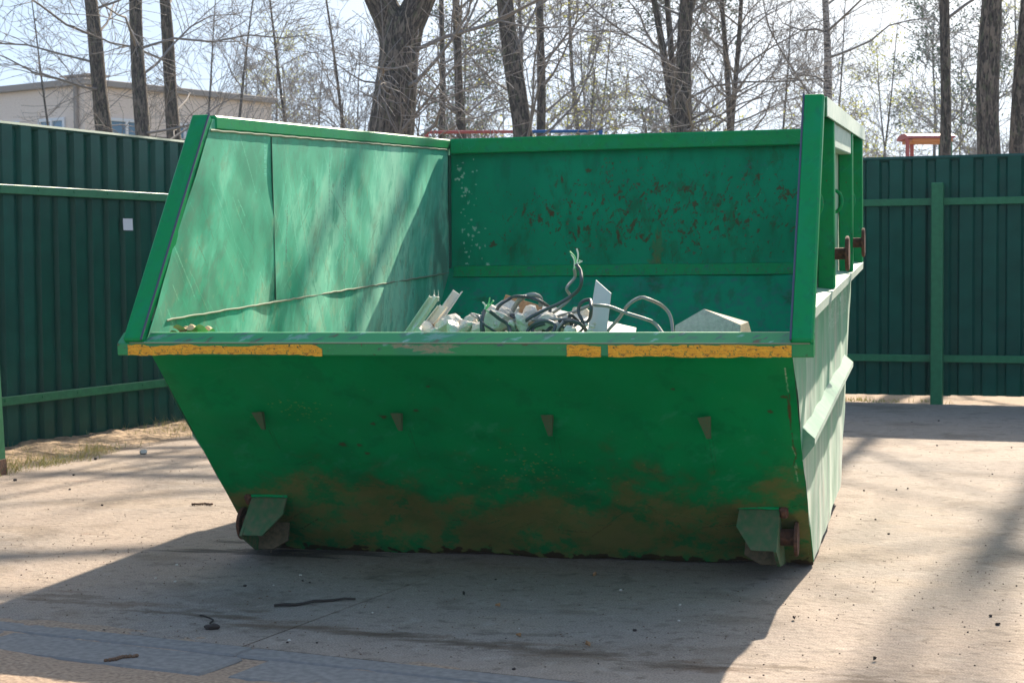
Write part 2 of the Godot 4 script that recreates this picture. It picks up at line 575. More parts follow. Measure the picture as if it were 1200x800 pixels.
# outside of a long side: washed-out paint, dirt in vertical runs, remains of stencilled letters
func paint_outer() -> ImageTexture:
	var t := Tex.new(1024, 460, PAINT.lerp(c8(40, 150, 100), 0.5), 71)
	t.layer(t.noise(0.012, 81, 1.0, 5.0, 5), 0.30, 0.66, 0.75, c8(140, 168, 136))
	t.layer(t.noise(0.03, 82, 1.0, 9.0, 4), 0.5, 0.8, 0.6, c8(196, 192, 170))
	t.layer(t.noise(0.03, 83, 1.0, 8.0, 4), 0.64, 0.82, 0.6, c8(30, 116, 76))
	t.layer(t.noise(0.02, 84, 1.0, 2.0, 5), 0.62, 0.82, 0.45, c8(150, 136, 108))
	# letters: only broken upright strokes are left of them
	var x := 150.0
	for k in 9:
		t.scratch(x, 205, x, 250, 6.0, c8(225, 228, 220), 0.75, 0.5, 0.3)
		t.scratch(x + 22, 205, x + 22, 250, 6.0, c8(225, 228, 220), 0.7, 0.5, 0.35)
		if k % 3 != 1: t.scratch(x, 207 + (k % 2) * 20, x + 22, 207 + (k % 2) * 20, 6.0, c8(225, 228, 220), 0.7, 0.5, 0.35)
		x += 46.0
	return t.tex()


# plain painted steel for beams, posts and small pieces
func paint_plain(sd: int, chip: float) -> ImageTexture:
	var t := Tex.new(512, 512, PAINT, sd)
	t.layer(t.noise(0.01, sd + 1), 0.4, 0.8, 0.4, c8(0, 138, 98))
	t.layer(t.noise(0.03, sd + 2), 0.6, 0.85, 0.35, c8(30, 96, 74))
	t.layer(t.noise(0.020, sd + 3, 1.0, 1.0, 7, 0.7), chip, chip + 0.04, 0.85, c8(74, 84, 90))
	t.layer(t.noise(0.03, sd + 4, 1.0, 1.0, 7, 0.7), chip + 0.04, chip + 0.08, 0.85, RUST)
	for k in 30:
		var x := t.r.randf_range(0, 511)
		var y := t.r.randf_range(0, 511)
		var a := t.r.randf() * TAU
		t.scratch(x, y, x + cos(a) * 60.0, y + sin(a) * 60.0, 1.2, c8(140, 180, 165), 0.4)
	return t.tex()


# reflective tape, cracked and grimy
func paint_tape() -> ImageTexture:
	var t := Tex.new(512, 512, c8(222, 160, 22), 141)
	t.layer(t.noise(0.02, 142, 1.0, 1.0, 5), 0.4, 0.8, 0.6, c8(238, 184, 44))
	t.layer(t.noise(0.05, 143, 4.0, 1.0, 5), 0.60, 0.78, 0.7, c8(168, 116, 24))
	for k in 37:
		t.scratch(0, k * 14, 511, k * 14, 2.0, c8(176, 118, 20), 0.6, 0.2, 0.05)
	t.layer(t.noise(0.03, 144, 1.0, 1.0, 7, 0.7), 0.70, 0.76, 0.85, c8(24, 92, 56))
	t.layer(t.noise(0.06, 145, 1.0, 1.0, 5), 0.76, 0.80, 0.85, c8(70, 44, 26))
	return t.tex()


# the beam along the low lip: knocked bare along its upper face, a patch of paint torn off
func paint_lip() -> ImageTexture:
	var t := Tex.new(1024, 40, PAINT, 151)
	t.layer(t.noise(0.01, 152), 0.4, 0.8, 0.4, c8(8, 118, 90))
	t.layer(t.noise(0.06, 153, 2.0, 1.0, 5), 0.66, 0.80, 0.6, c8(60, 92, 84), t.ramp(func(q: float): return -0.2 + 0.25 * q, 40))
	for k in 70:
		t.blot(t.r.randf_range(10, 1014), t.r.randf_range(20, 38), t.r.randf_range(1.2, 6.0), t.r.randf_range(0.8, 2.6), [c8(70, 74, 88), RUST, c8(160, 172, 168)][k % 3], 0.8)
	for k in 60:
		t.blot(t.r.randf_range(10, 1014), t.r.randf_range(6, 22), t.r.randf_range(0.6, 1.8), t.r.randf_range(0.5, 1.4), c8(120, 150, 130) if k % 3 else RUST, 0.7)
	for q in [[472, 17, 26, 5], [498, 14, 22, 6], [448, 19, 16, 3], [514, 18, 14, 4]]:
		t.blot(q[0], q[1], q[2], q[3], c8(148, 132, 104), 0.9)
	for q in [[480, 30, 18, 5], [70, 30, 12, 4], [205, 30, 10, 3], [285, 30, 16, 4], [640, 30, 4, 4]]:
		t.blot(q[0], q[1], q[2], q[3], c8(128, 150, 144), 0.75)
	return t.tex()


# stains of the concrete pad; one pixel is about a centimetre
func paint_pad() -> ImageTexture:
	var t := Tex.new(1024, 1024, c8(180, 163, 149), 91)
	t.layer(t.noise(0.005, 92, 1.3, 1.0, 5), 0.4, 0.8, 0.55, c8(158, 150, 142))
	t.layer(t.noise(0.012, 93, 1.6, 1.0, 6), 0.55, 0.8, 0.5, c8(188, 168, 148))
	t.layer(t.noise(0.02, 94, 1.3, 1.0, 6), 0.6, 0.82, 0.45, c8(138, 120, 102))
	t.layer(t.noise(0.05, 95, 1.0, 1.0, 6), 0.66, 0.86, 0.4, c8(120, 106, 92))
	t.layer(t.noise(0.09, 96, 1.0, 1.0, 5), 0.64, 0.84, 0.45, c8(206, 192, 178))
	t.layer(t.noise(0.16, 97, 1.0, 1.0, 4), 0.70, 0.84, 0.5, c8(112, 96, 82))
	# oil and damp under the low end, a wet patch behind, red clay marks
	for q in [[365, 838, 34, 7, 0.8], [392, 832, 26, 6, 0.7], [350, 818, 9, 3, 0.6]]:
		t.blot(q[0], q[1], q[2], q[3], c8(70, 60, 50), q[4])
	for q in [[530, 290, 26, 5], [515, 330, 34, 9], [545, 344, 20, 5], [540, 312, 9, 3]]:
		t.blot(q[0], q[1], q[2], q[3], c8(104, 96, 90), 0.75)
	for k in 40:
		t.blot(t.r.randf_range(60, 1000), t.r.randf_range(200, 980), t.r.randf_range(3, 22), t.r.randf_range(1, 5), c8(140, 106, 84) if k % 2 else c8(132, 122, 112), 0.3)
	# soil that gathers along the kerb
	for k in 150:
		var x := t.r.randf_range(330, 1000)
		var z := -4.53 + 0.198 * (x * 0.01 - 6.0 + 2.7) - 0.03 - absf(t.r.randfn(0, 0.09))
		t.blot(x, (z + 14.0) * 100.0, t.r.randf_range(3, 16), t.r.randf_range(1, 4), c8(100, 80, 62) if k % 3 else c8(126, 98, 76), 0.45)
	return t.tex()


func make_materials() -> void:
	var grit := noise_tex(0.12, 5, c8(205, 205, 205), c8(255, 255, 255), 512, 4)
	var lump := noise_tex(0.02, 6, Color.BLACK, Color.WHITE, 512, 6)
	var fine := noise_tex(0.09, 7, Color.BLACK, Color.WHITE, 512, 4)
	M.front = mat(Color.WHITE, 0.42)
	M.front.albedo_texture = paint_front()
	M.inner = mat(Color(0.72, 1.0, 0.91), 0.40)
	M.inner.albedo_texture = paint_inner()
	M.inner.metallic_specular = 0.3
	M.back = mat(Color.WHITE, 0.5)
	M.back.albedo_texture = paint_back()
	M.outer = mat(Color.WHITE, 0.42)
	M.outer.albedo_texture = paint_outer()
	M.dusty_sunlit = tri_mat(noise_tex(0.02, 29, c8(64, 140, 104), c8(150, 172, 146)), 1.5, 0.42)  # paler copy of the paint, sunlit whiteness of the outer frame put in
	for k in ["inner", "outer", "dusty_sunlit"]:    # a film of plaster dust scatters light that grazes it
		M[k].rim_enabled = true
		M[k].rim = 0.85 if k == "inner" else 0.48
		M[k].rim_tint = 1.0 if k == "inner" else 0.0
	for k in ["front", "back"]:    # chalked old paint
		M[k].metallic_specular = 0.16
	for k in ["front", "inner", "back", "outer"]:
		M[k].texture_repeat = false
	M.paint = tri_mat(paint_plain(101, 0.84), 1.6, 0.42)
	M.worn = tri_mat(paint_plain(121, 0.70), 2.2, 0.48)
	M.paint.metallic_specular = 0.28
	M.worn.metallic_specular = 0.25
	M.rust = tri_mat(noise_tex(0.03, 8, c8(52, 34, 26), c8(124, 82, 56)), 3.0, 0.85, fine, 0.15)
	M.muddy = tri_mat(noise_tex(0.02, 9, c8(34, 100, 56), c8(116, 100, 74)), 3.0, 0.75)
	M.mud_brown = tri_mat(noise_tex(0.03, 33, c8(66, 64, 44), c8(116, 98, 74)), 3.0, 0.85)
	M.worn_hook = tri_mat(noise_tex(0.05, 30, c8(20, 104, 62), c8(112, 80, 54)), 6.0, 0.7)
	M.catkin = mat(c8(112, 84, 64), 0.9)
	M.grit = mat(c8(112, 92, 76), 0.95)
	M.weld = mat(c8(128, 136, 112), 0.8)
	M.weld_dark = mat(c8(14, 70, 50), 0.7)
	M.bare = mat(c8(78, 82, 98), 0.45, 0.5)
	M.tape = tri_mat(paint_tape(), 4.0, 0.55)
	M.lip = mat(Color.WHITE, 0.42)
	M.lip.albedo_texture = paint_lip()
	M.lip.uv1_scale = Vector3(1.0 / 2.3, 1.0 / 0.09, 1.0)
	M.lip.uv1_offset = Vector3(0.13, -0.785 / 0.09, 0.0)
	# ground
	M.pad = tri_mat(noise_tex(0.16, 12, c8(164, 156, 148), c8(255, 255, 252), 1024, 5), 0.8, 0.9, noise_tex(0.06, 13, Color.BLACK, Color.WHITE, 512, 5), 0.35, Color.WHITE, true)
	M.pad.detail_enabled = true
	M.pad.detail_albedo = paint_pad()
	M.pad.detail_blend_mode = BaseMaterial3D.BLEND_MODE_MUL
	M.pad.detail_uv_layer = BaseMaterial3D.DETAIL_UV_2
	M.kerb = tri_mat(noise_tex(0.06, 14, c8(112, 107, 102), c8(142, 136, 130), 512, 6), 1.0, 0.9, null, 0.0, Color.WHITE, true)
	M.sand = tri_mat(noise_tex(0.12, 15, c8(118, 96, 78), c8(186, 160, 134), 512, 6), 0.9, 0.95, fine, 0.3, Color.WHITE, true)
	M.soil = tri_mat(noise_tex(0.03, 16, c8(96, 76, 54), c8(176, 150, 120), 512, 6), 0.7, 0.95, lump, 3.0, Color.WHITE, true)
	M.lawn = tri_mat(noise_tex(0.02, 17, c8(92, 84, 56), c8(140, 126, 90), 512, 6), 0.2, 0.95, null, 0.0, Color.WHITE, true)
	# fence
	M.sheet = tri_mat(noise_tex(0.008, 18, c8(4, 66, 54), c8(10, 82, 67), 512, 5), 1.0, 0.30)
	M.sheet.metallic_specular = 0.34
	M.sheets = [M.sheet, M.sheet.duplicate(), M.sheet.duplicate()]
	M.sheets[1].albedo_color = Color(0.93, 0.95, 0.92)
	M.sheets[2].albedo_color = Color(0.97, 1.0, 1.0)
	M.sheets[2].roughness = 0.36
	M.cap = mat(c8(6, 70, 57), 0.75)
	M.rail = tri_mat(noise_tex(0.02, 19, c8(22, 100, 62), c8(38, 118, 74), 512, 5), 1.5, 0.5)
	# wood
	M.bark = mat(Color.WHITE, 0.95)
	M.bark.albedo_texture = bark_tex(c8(66, 58, 51), c8(132, 119, 106), 201)
	M.birch = mat(Color.WHITE, 0.85)
	M.birch.albedo_texture = birch_tex()
	for k in ["bark", "birch"]:
		M[k].heightmap_enabled = true
		M[k].heightmap_texture = M[k].albedo_texture
		M[k].heightmap_scale = 3.0 if k != "birch" else 0.6
	M.branch = mat(c8(134, 127, 122), 0.9)
	M.leaf = mat(c8(176, 176, 92), 0.8)
	M.leaf.backlight_enabled = true
	M.leaf.backlight = c8(150, 150, 70)
	M.needle = mat(c8(96, 116, 84), 0.85)
	M.dry_grass = mat(Color.WHITE, 0.9)
	M.dry_grass.vertex_color_use_as_albedo = true
	M.dry_grass.backlight_enabled = true
	M.dry_grass.backlight = Color(0.5, 0.5, 0.3)
	# rubbish
	M.plaster = tri_mat(noise_tex(0.03, 20, c8(196, 186, 170), c8(236, 228, 214), 512, 6), 4.0, 0.95, fine, 0.4)
	M.concrete_lump = tri_mat(noise_tex(0.03, 26, c8(188, 172, 156), c8(228, 212, 196), 512, 6), 4.0, 0.95, fine, 0.4)
	M.plastic = mat(c8(210, 204, 190), 0.55)
	M.board = mat(c8(200, 203, 208), 0.5)
	M.card = tri_mat(noise_tex(0.03, 27, c8(150, 112, 76), c8(178, 140, 100)), 3.0, 0.9)
	M.paper = mat(c8(206, 178, 132), 0.85)
	M.cable_black = mat(c8(72, 76, 78), 0.45)
	M.cable_grey = mat(c8(140, 142, 136), 0.5)
	M.wire_green = mat(c8(120, 200, 130), 0.5)
	M.wire_white = mat(c8(226, 226, 214), 0.5)
	M.dark_bit = mat(c8(58, 48, 42), 0.95)
	M.twig = mat(c8(52, 44, 38), 0.95)
	M.pale_bit = mat(c8(196, 186, 172), 0.95)
	# far things
	M.brick = tri_mat(noise_tex(0.05, 28, c8(222, 204, 190), c8(238, 222, 208), 512, 5), 0.5, 0.95)
	M.roof = mat(c8(158, 148, 140), 0.9)
	M.frame_white = mat(c8(226, 228, 230), 0.6)
	M.glass = mat(c8(96, 132, 160), 0.08)
	M.red = mat(c8(184, 92, 88), 0.6)
	M.blue = mat(c8(28, 96, 168), 0.45)
	M.yellow = mat(c8(214, 140, 78), 0.6)


func bark_tex(lo: Color, hi: Color, sd: int) -> ImageTexture:
	var t := Tex.new(256, 1024, lo.lerp(hi, 0.5), sd)
	t.layer(t.noise(0.012, sd + 4, 1.0, 2.0, 5), 0.4, 0.7, 0.7, hi)
	t.layer(t.noise(0.022, sd + 1, 1.0, 4.0, 6), 0.46, 0.60, 0.9, lo)
	t.layer(t.noise(0.045, sd + 2, 1.0, 2.5, 5), 0.6, 0.75, 0.6, hi)
	t.layer(t.noise(0.05, sd + 5, 1.0, 3.5, 5), 0.62, 0.72, 0.8, lo.darkened(0.4))
	t.layer(t.noise(0.014, sd + 3, 1.0, 1.5, 5), 0.62, 0.8, 0.5, c8(96, 100, 74))
	return t.tex()


func birch_tex() -> ImageTexture:
	var t := Tex.new(256, 1024, c8(178, 170, 164), 231)
	t.layer(t.noise(0.03, 232, 1.0, 1.0, 5), 0.4, 0.7, 0.7, c8(120, 108, 100))
	t.layer(t.noise(0.05, 233, 5.0, 1.0, 3), 0.62, 0.7, 0.9, c8(58, 50, 48))
	for k in 40:
		t.blot(t.r.randf_range(0, 255), t.r.randf_range(0, 1023), t.r.randf_range(8, 40), t.r.randf_range(3, 14), c8(50, 44, 42), 0.85)
	return t.tex()


# ------------------------------------------------------------------ ground
func pad_edge(z: float) -> float:   # x of the pad's edge towards the bank
	return -4.55 - 0.115 * (z + 7.65)


func kerb_z(x: float) -> float:
	return -4.53 + 0.198 * (x + 2.7)


func slab(called: String, pts: Array, parent: Node3D) -> void:
	# pts: x, z counter-clockwise seen from above
	var g := Geo.new()
	g.use_uv2 = true
	var top := []
	for q in pts:
		top.append(Vector3(q.x, 0.0, q.y))
	g.poly(top)
	for k in pts.size():
		var m := (k + 1) % pts.size()
		g.quad(top[k] + Vector3.DOWN * 0.12, top[m] + Vector3.DOWN * 0.12, top[m], top[k])
	for p in g.v:
		g.uv2.append(Vector2((p.x + 6.0) * 0.1, (p.z + 14.0) * 0.1))
	geo(called, g, M.pad, parent)


func build_ground() -> void:
	# wide earth beyond everything
	var g := Geo.new()
	g.quad(Vector3(-400, -0.03, 60), Vector3(400, -0.03, 60), Vector3(400, -0.03, -500), Vector3(-400, -0.03, -500))
	struct("ground", g, M.lawn)
	# sandy yard in front of the kerb, and sand behind the fence line
	g = Geo.new()
	g.grid(func(u: float, q: float):
		var x := lerpf(-9.0, 8.0, u)
		var z := lerpf(kerb_z(x) + 0.002, 6.0, q * q)
		return [Vector3(x, -0.004 + 0.004 * sin(x * 9.0 + z * 4.0) * sin(z * 13.0 - x * 3.0), z), Vector2(x, z)], 120, 40, true)
	struct("yard", g, M.sand)
	g = Geo.new()
	g.grid(func(u: float, q: float):
		var x := lerpf(-7.0, 8.0, u)
		var z := lerpf(far_edge(x) - 0.001, far_edge(x) - 6.0, q)
		return [Vector3(x, -0.004 + 0.008 * sin(x * 7.0) * sin(z * 11.0 + x * 2.0), z), Vector2(x, z)], 60, 30)
	struct("path", g, M.sand)
	# the concrete pad: slabs with open joints
	var pad := Node3D.new()
	pad.name = "pavement"
	pad.set_meta("kind", "structure")
	add_child(pad)
	var j := func(z: float) -> float: return -1.733 - 0.188 * (z + 5.05)
	var gap := 0.004
	var cut := -6.3
	var jz0: float = -4.38
	var jx: float = j.call(jz0)
	var far_x: float = j.call(-12.7)
	slab("concrete_slab", [Vector2(-6.8, kerb_z(-6.8)), Vector2(jx - gap, kerb_z(jx)), Vector2(j.call(cut), cut), Vector2(far_x, far_edge(far_x)), Vector2(pad_edge(-13.0), far_edge(pad_edge(-13.0))), Vector2(pad_edge(-4.0), -4.0 - 0.9)], pad)
	slab("concrete_slab", [Vector2(jx + gap, kerb_z(jx)), Vector2(7.0, kerb_z(7.0)), Vector2(7.0, far_edge(7.0)), Vector2(far_x, far_edge(far_x)), Vector2(j.call(cut), cut)], pad)
	# kerb: two rows of flat stones
	var kerb := Node3D.new()
	kerb.name = "kerb"
	kerb.set_meta("kind", "structure")
	add_child(kerb)
	var dir := Vector3(1, 0, 0.198).normalized()
	var across := Vector3(-0.198, 0, 1).normalized()
	rng.seed = 77
	for row in 2:
		var s := -4.0 + row * 0.37
		var wide := 0.095 if row == 0 else 0.20
		var off := 0.058 if row == 0 else 0.218
		while s < 6.0:
			var l := 0.98 if row == 0 else 0.74
			if row == 1 and absf(s + l * 0.5 - 0.62) < 0.37: l = 0.80
			var gg := Geo.new()
			gg.box(Vector3(l - (0.006 if row == 0 else 0.012), 0.08, wide), Transform3D.IDENTITY, 0.006)
			var p := Vector3(-2.7, -0.038 + rng.randf_range(-0.002, 0.002), -4.53) + dir * (s + l * 0.5) + across * off
			geo("kerb_stone", gg, M.kerb, kerb, Transform3D(Basis(Vector3.UP, -atan(0.198) + rng.randf_range(-0.006, 0.006)), p))
			s += l + (0.0 if row == 0 else (0.07 if rng.randf() < 0.5 else 0.015))
	# sand drifted unevenly over the kerb
	var drift := FastNoiseLite.new()
	drift.seed = 12
	drift.frequency = 1.4
	drift.fractal_octaves = 5
	g = Geo.new()
	g.grid(func(u: float, q: float):
		var x := lerpf(-3.6, 1.6, u)
		var d := lerpf(-0.05, 0.75, q)
		var cover := smoothstep(0.25, 0.36, d) * 0.010 + 0.5 * (smoothstep(0.12, 0.0, absf(d - 0.112)) * 0.006 + smoothstep(0.06, 0.0, absf(d)) * 0.007)
		return [Vector3(x, -0.0055 + cover + 0.016 * drift.get_noise_2d(x, d * 1.6) + 0.003 * drift.get_noise_2d(x * 12.0, d * 12.0), kerb_z(x) + d), Vector2(x, d)], 300, 60, true)
	struct("sand", g, M.sand)
	# earth bank between the pad and the fence
	g = Geo.new()
	var n := FastNoiseLite.new()
	n.seed = 4
	n.frequency = 1.2
	g.grid(func(u: float, q: float):
		var z := lerpf(-1.0, -13.3, q)
		var x := lerpf(pad_edge(z) - 0.004, left_fence(z) - 1.6, u)
		var rise := smoothstep(0.0, 0.12, u)
		return [Vector3(x, -0.022 + rise * (0.03 + 0.03 * n.get_noise_2d(x * 2.0, z * 2.0) + 0.012 * n.get_noise_2d(x * 9.0, z * 9.0)), z), Vector2(x, z)], 70, 260)
	struct("soil", g, M.soil)
	grass()


func far_edge(x: float) -> float:
	return -12.76 + 0.1152 * x + 0.02 * sin(x * 3.0)


func left_fence(z: float) -> float:
	return -5.24 - 0.1637 * (z + 9.0)


func grass() -> void:
	var g := Geo.new()
	g.use_c = true
	rng.seed = 19
	for k in 760:
		var z := rng.randf_range(-12.5, -6.5)
		var u: float = clampf(absf(rng.randfn(0.12, 0.2)), 0.02, 0.85) if rng.randf() < 0.75 else rng.randf()
		var p := Vector3(lerpf(pad_edge(z), left_fence(z), u), -0.005, z)
		if sin(z * 2.3 + 1.0) + rng.randf() < 0.1: continue
		var dry := rng.randf()
		for b in rng.randi_range(6, 16):
			var q := p + Vector3(rng.randfn(0, 0.035), 0, rng.randfn(0, 0.05))
			var h := rng.randf_range(0.02, 0.09)
			var lean := Vector3(rng.randfn(0, 0.5), 1.0, rng.randfn(0, 0.5)).normalized() * h
			var side := Vector3(rng.randf_range(-1, 1), 0, rng.randf_range(-1, 1)).normalized() * rng.randf_range(0.0012, 0.0026)
			g.tint = Color(0.42, 0.34, 0.16).lerp(Color(0.16, 0.22, 0.06), clampf(dry * 1.2 - 0.3 + rng.randfn(0, 0.15), 0.0, 1.0))
			g.tri(q - side, q + side, q + lean + Vector3(lean.x, -absf(lean.x) * 0.3, lean.z) * 0.5)
	for k in 60:    # a few tufts along the foot of the other fence
		var x := -1.2 + absf(rng.randfn(0, 0.5))
		var p := Vector3(x, -0.005, far_edge(x) - rng.randf_range(0.02, 0.25))
		for b in 6:
			var q := p + Vector3(rng.randfn(0, 0.04), 0, rng.randfn(0, 0.04))
			var lean := Vector3(rng.randfn(0, 0.5), 1.0, rng.randfn(0, 0.5)).normalized() * rng.randf_range(0.02, 0.05)
			g.tint = Color(0.4, 0.36, 0.16)
			g.tri(q - Vector3(0.003, 0, 0), q + Vector3(0.003, 0, 0), q + lean)
	var o := geo("grass", g, M.dry_grass)
	tag(o, "thin dry grass tufts growing on the bare soil below the fences", "grass", "", "stuff")


# ------------------------------------------------------------------ fences
# one trapezoid-profiled sheet, n waves of 0.1667 m; lies along +x, faces +z
func profiled_sheet(waves: int, h: float) -> ArrayMesh:
	var g := Geo.new()
	var prof := []
	for k in waves:
		var x := k * 0.1667
		prof.append_array([Vector2(x, 0.0), Vector2(x + 0.044, 0.0), Vector2(x + 0.060, 0.030), Vector2(x + 0.1507, 0.030)])
	prof.append(Vector2(waves * 0.1667, 0.0))
	for k in prof.size() - 1:
		var a: Vector2 = prof[k]
		var b: Vector2 = prof[k + 1]
		g.quad(Vector3(a.x, 0, a.y), Vector3(b.x, 0, b.y), Vector3(b.x, h, b.y), Vector3(a.x, h, a.y))
		g.quad(Vector3(b.x, 0, b.y - 0.0015), Vector3(a.x, 0, a.y - 0.0015), Vector3(a.x, h, a.y - 0.0015), Vector3(b.x, h, b.y - 0.0015))
	return g.mesh()


func fence(called: String, label: String, origin: Vector3, turn: float, sheets: int, bottom: float, top: float, rails: Array, posts: Array, post_h: float) -> Node3D:
	var o := thing(called, label, "fence", at(origin, turn))
	var m := profiled_sheet(7, top - bottom)
	for k in sheets:
		put("sheet", m, M.sheets[(k * 2) % 3], o, Transform3D(Basis(Vector3.RIGHT, 0.0025 * sin(k * 2.3)), Vector3(k * 1.1669, bottom + 0.004 * sin(k * 1.7), -0.0017 * (k % 2))))
	var l := sheets * 1.1669
	var g := Geo.new()
	g.box(Vector3(l, 0.034, 0.034), at(Vector3(l * 0.5, top + 0.004, 0.015)), 0.015)
	geo("top_cap", g, M.cap, o)
	for y in rails:
		g = Geo.new()
		g.box(Vector3(l, 0.052, 0.030), at(Vector3(l * 0.5, y, 0.0465)), 0.003)
		var rail := geo("rail", g, M.rail, o)
		var s := Geo.new()
		for k in int(l / 0.333):
			s.tube([Vector3(0.18 + k * 0.333, y + 0.004, 0.0605), Vector3(0.18 + k * 0.333, y + 0.004, 0.0660)], 0.008, 6)
		geo("screws", s, M.rail, rail).set_meta("kind", "stuff")
	for x in posts:
		g = Geo.new()
		g.box(Vector3(0.085, post_h, 0.08), at(Vector3(x, post_h * 0.5 - 0.02, 0.103)), 0.006)
		geo("post", g, M.rail, o)
	return o


func build_fences() -> void:
	# back fence: starts at the corner behind the skip
	var a := 0.1152
	var corner := Vector3(-4.55, 0, -12.866 - 0.1157 * 4.55)
	var f := fence("corrugated_fence", "dark green corrugated sheet fence behind the skip, with a post in view", corner, -a, 9, 0.058, 1.778, [1.465, 0.328], [4.58, 8.2], 1.62)
	f.set_meta("group", "corrugated fences round the pad")
	# side fence along the earth bank, runs from the corner towards the camera: faces +x
	var turn := -PI / 2 - 0.1622
	var start := Vector3(left_fence(-4.2), 0, -4.2)
	# its local +x must run away from the camera so that the face looks at the pad
	f = fence("corrugated_fence", "dark green corrugated sheet fence along the earth bank, with a white paper stuck on", Vector3(left_fence(-3.4), 0, -3.4), PI / 2 - 0.1622, 9, 0.0, 1.862, [1.49, 0.27], [], 1.0)
	f.set_meta("group", "corrugated fences round the pad")
	# leaning post at the pad's edge
	var p := thing("steel_post", "green steel post standing at the concrete edge by the earth bank", "post", Transform3D(Basis(Vector3(0, 0, 1), 0.045), Vector3(-4.60, -0.02, -7.70)))
	var g := Geo.new()
	g.box(Vector3(0.075, 1.9, 0.075), at(Vector3(0, 0.95, 0)), 0.006)
	geo("shaft", g, M.rail, p)
	g = Geo.new()
	g.box(Vector3(0.079, 0.10, 0.079), at(Vector3(0, 0.05, 0)), 0.004)
	geo("rusty_foot", g, M.rust, p)
	# paper
	var z := -10.06
	g = Geo.new()
	g.grid(func(u: float, q: float): return [Vector3((u - 0.5) * 0.105, (0.5 - q) * 0.075, 0.002 * sin(u * 5.0) + 0.003 * q * q), Vector2(u, q)], 6, 6, true)
	var d := Basis(Vector3.UP, PI / 2 - 0.1622)
	tag(geo("paper_note", g, M.board, null, Transform3D(d, Vector3(left_fence(z), 1.307, z) + d.z * 0.034)), "small white paper note stuck on the corrugated fence", "paper")


# ------------------------------------------------------------------ the skip
func side_low(z: float) -> float:
	if z > 0.0: return z * 0.981
	if z > -1.631: return 0.0
	if z > -2.65: return (-1.631 - z) / 1.019 * 0.9
	return 0.9 + (-2.65 - z) / 0.07 * 0.66


func side_high(z: float) -> float:
	return minf(1.57, 1.572 - (z - 0.275) * 1.259)


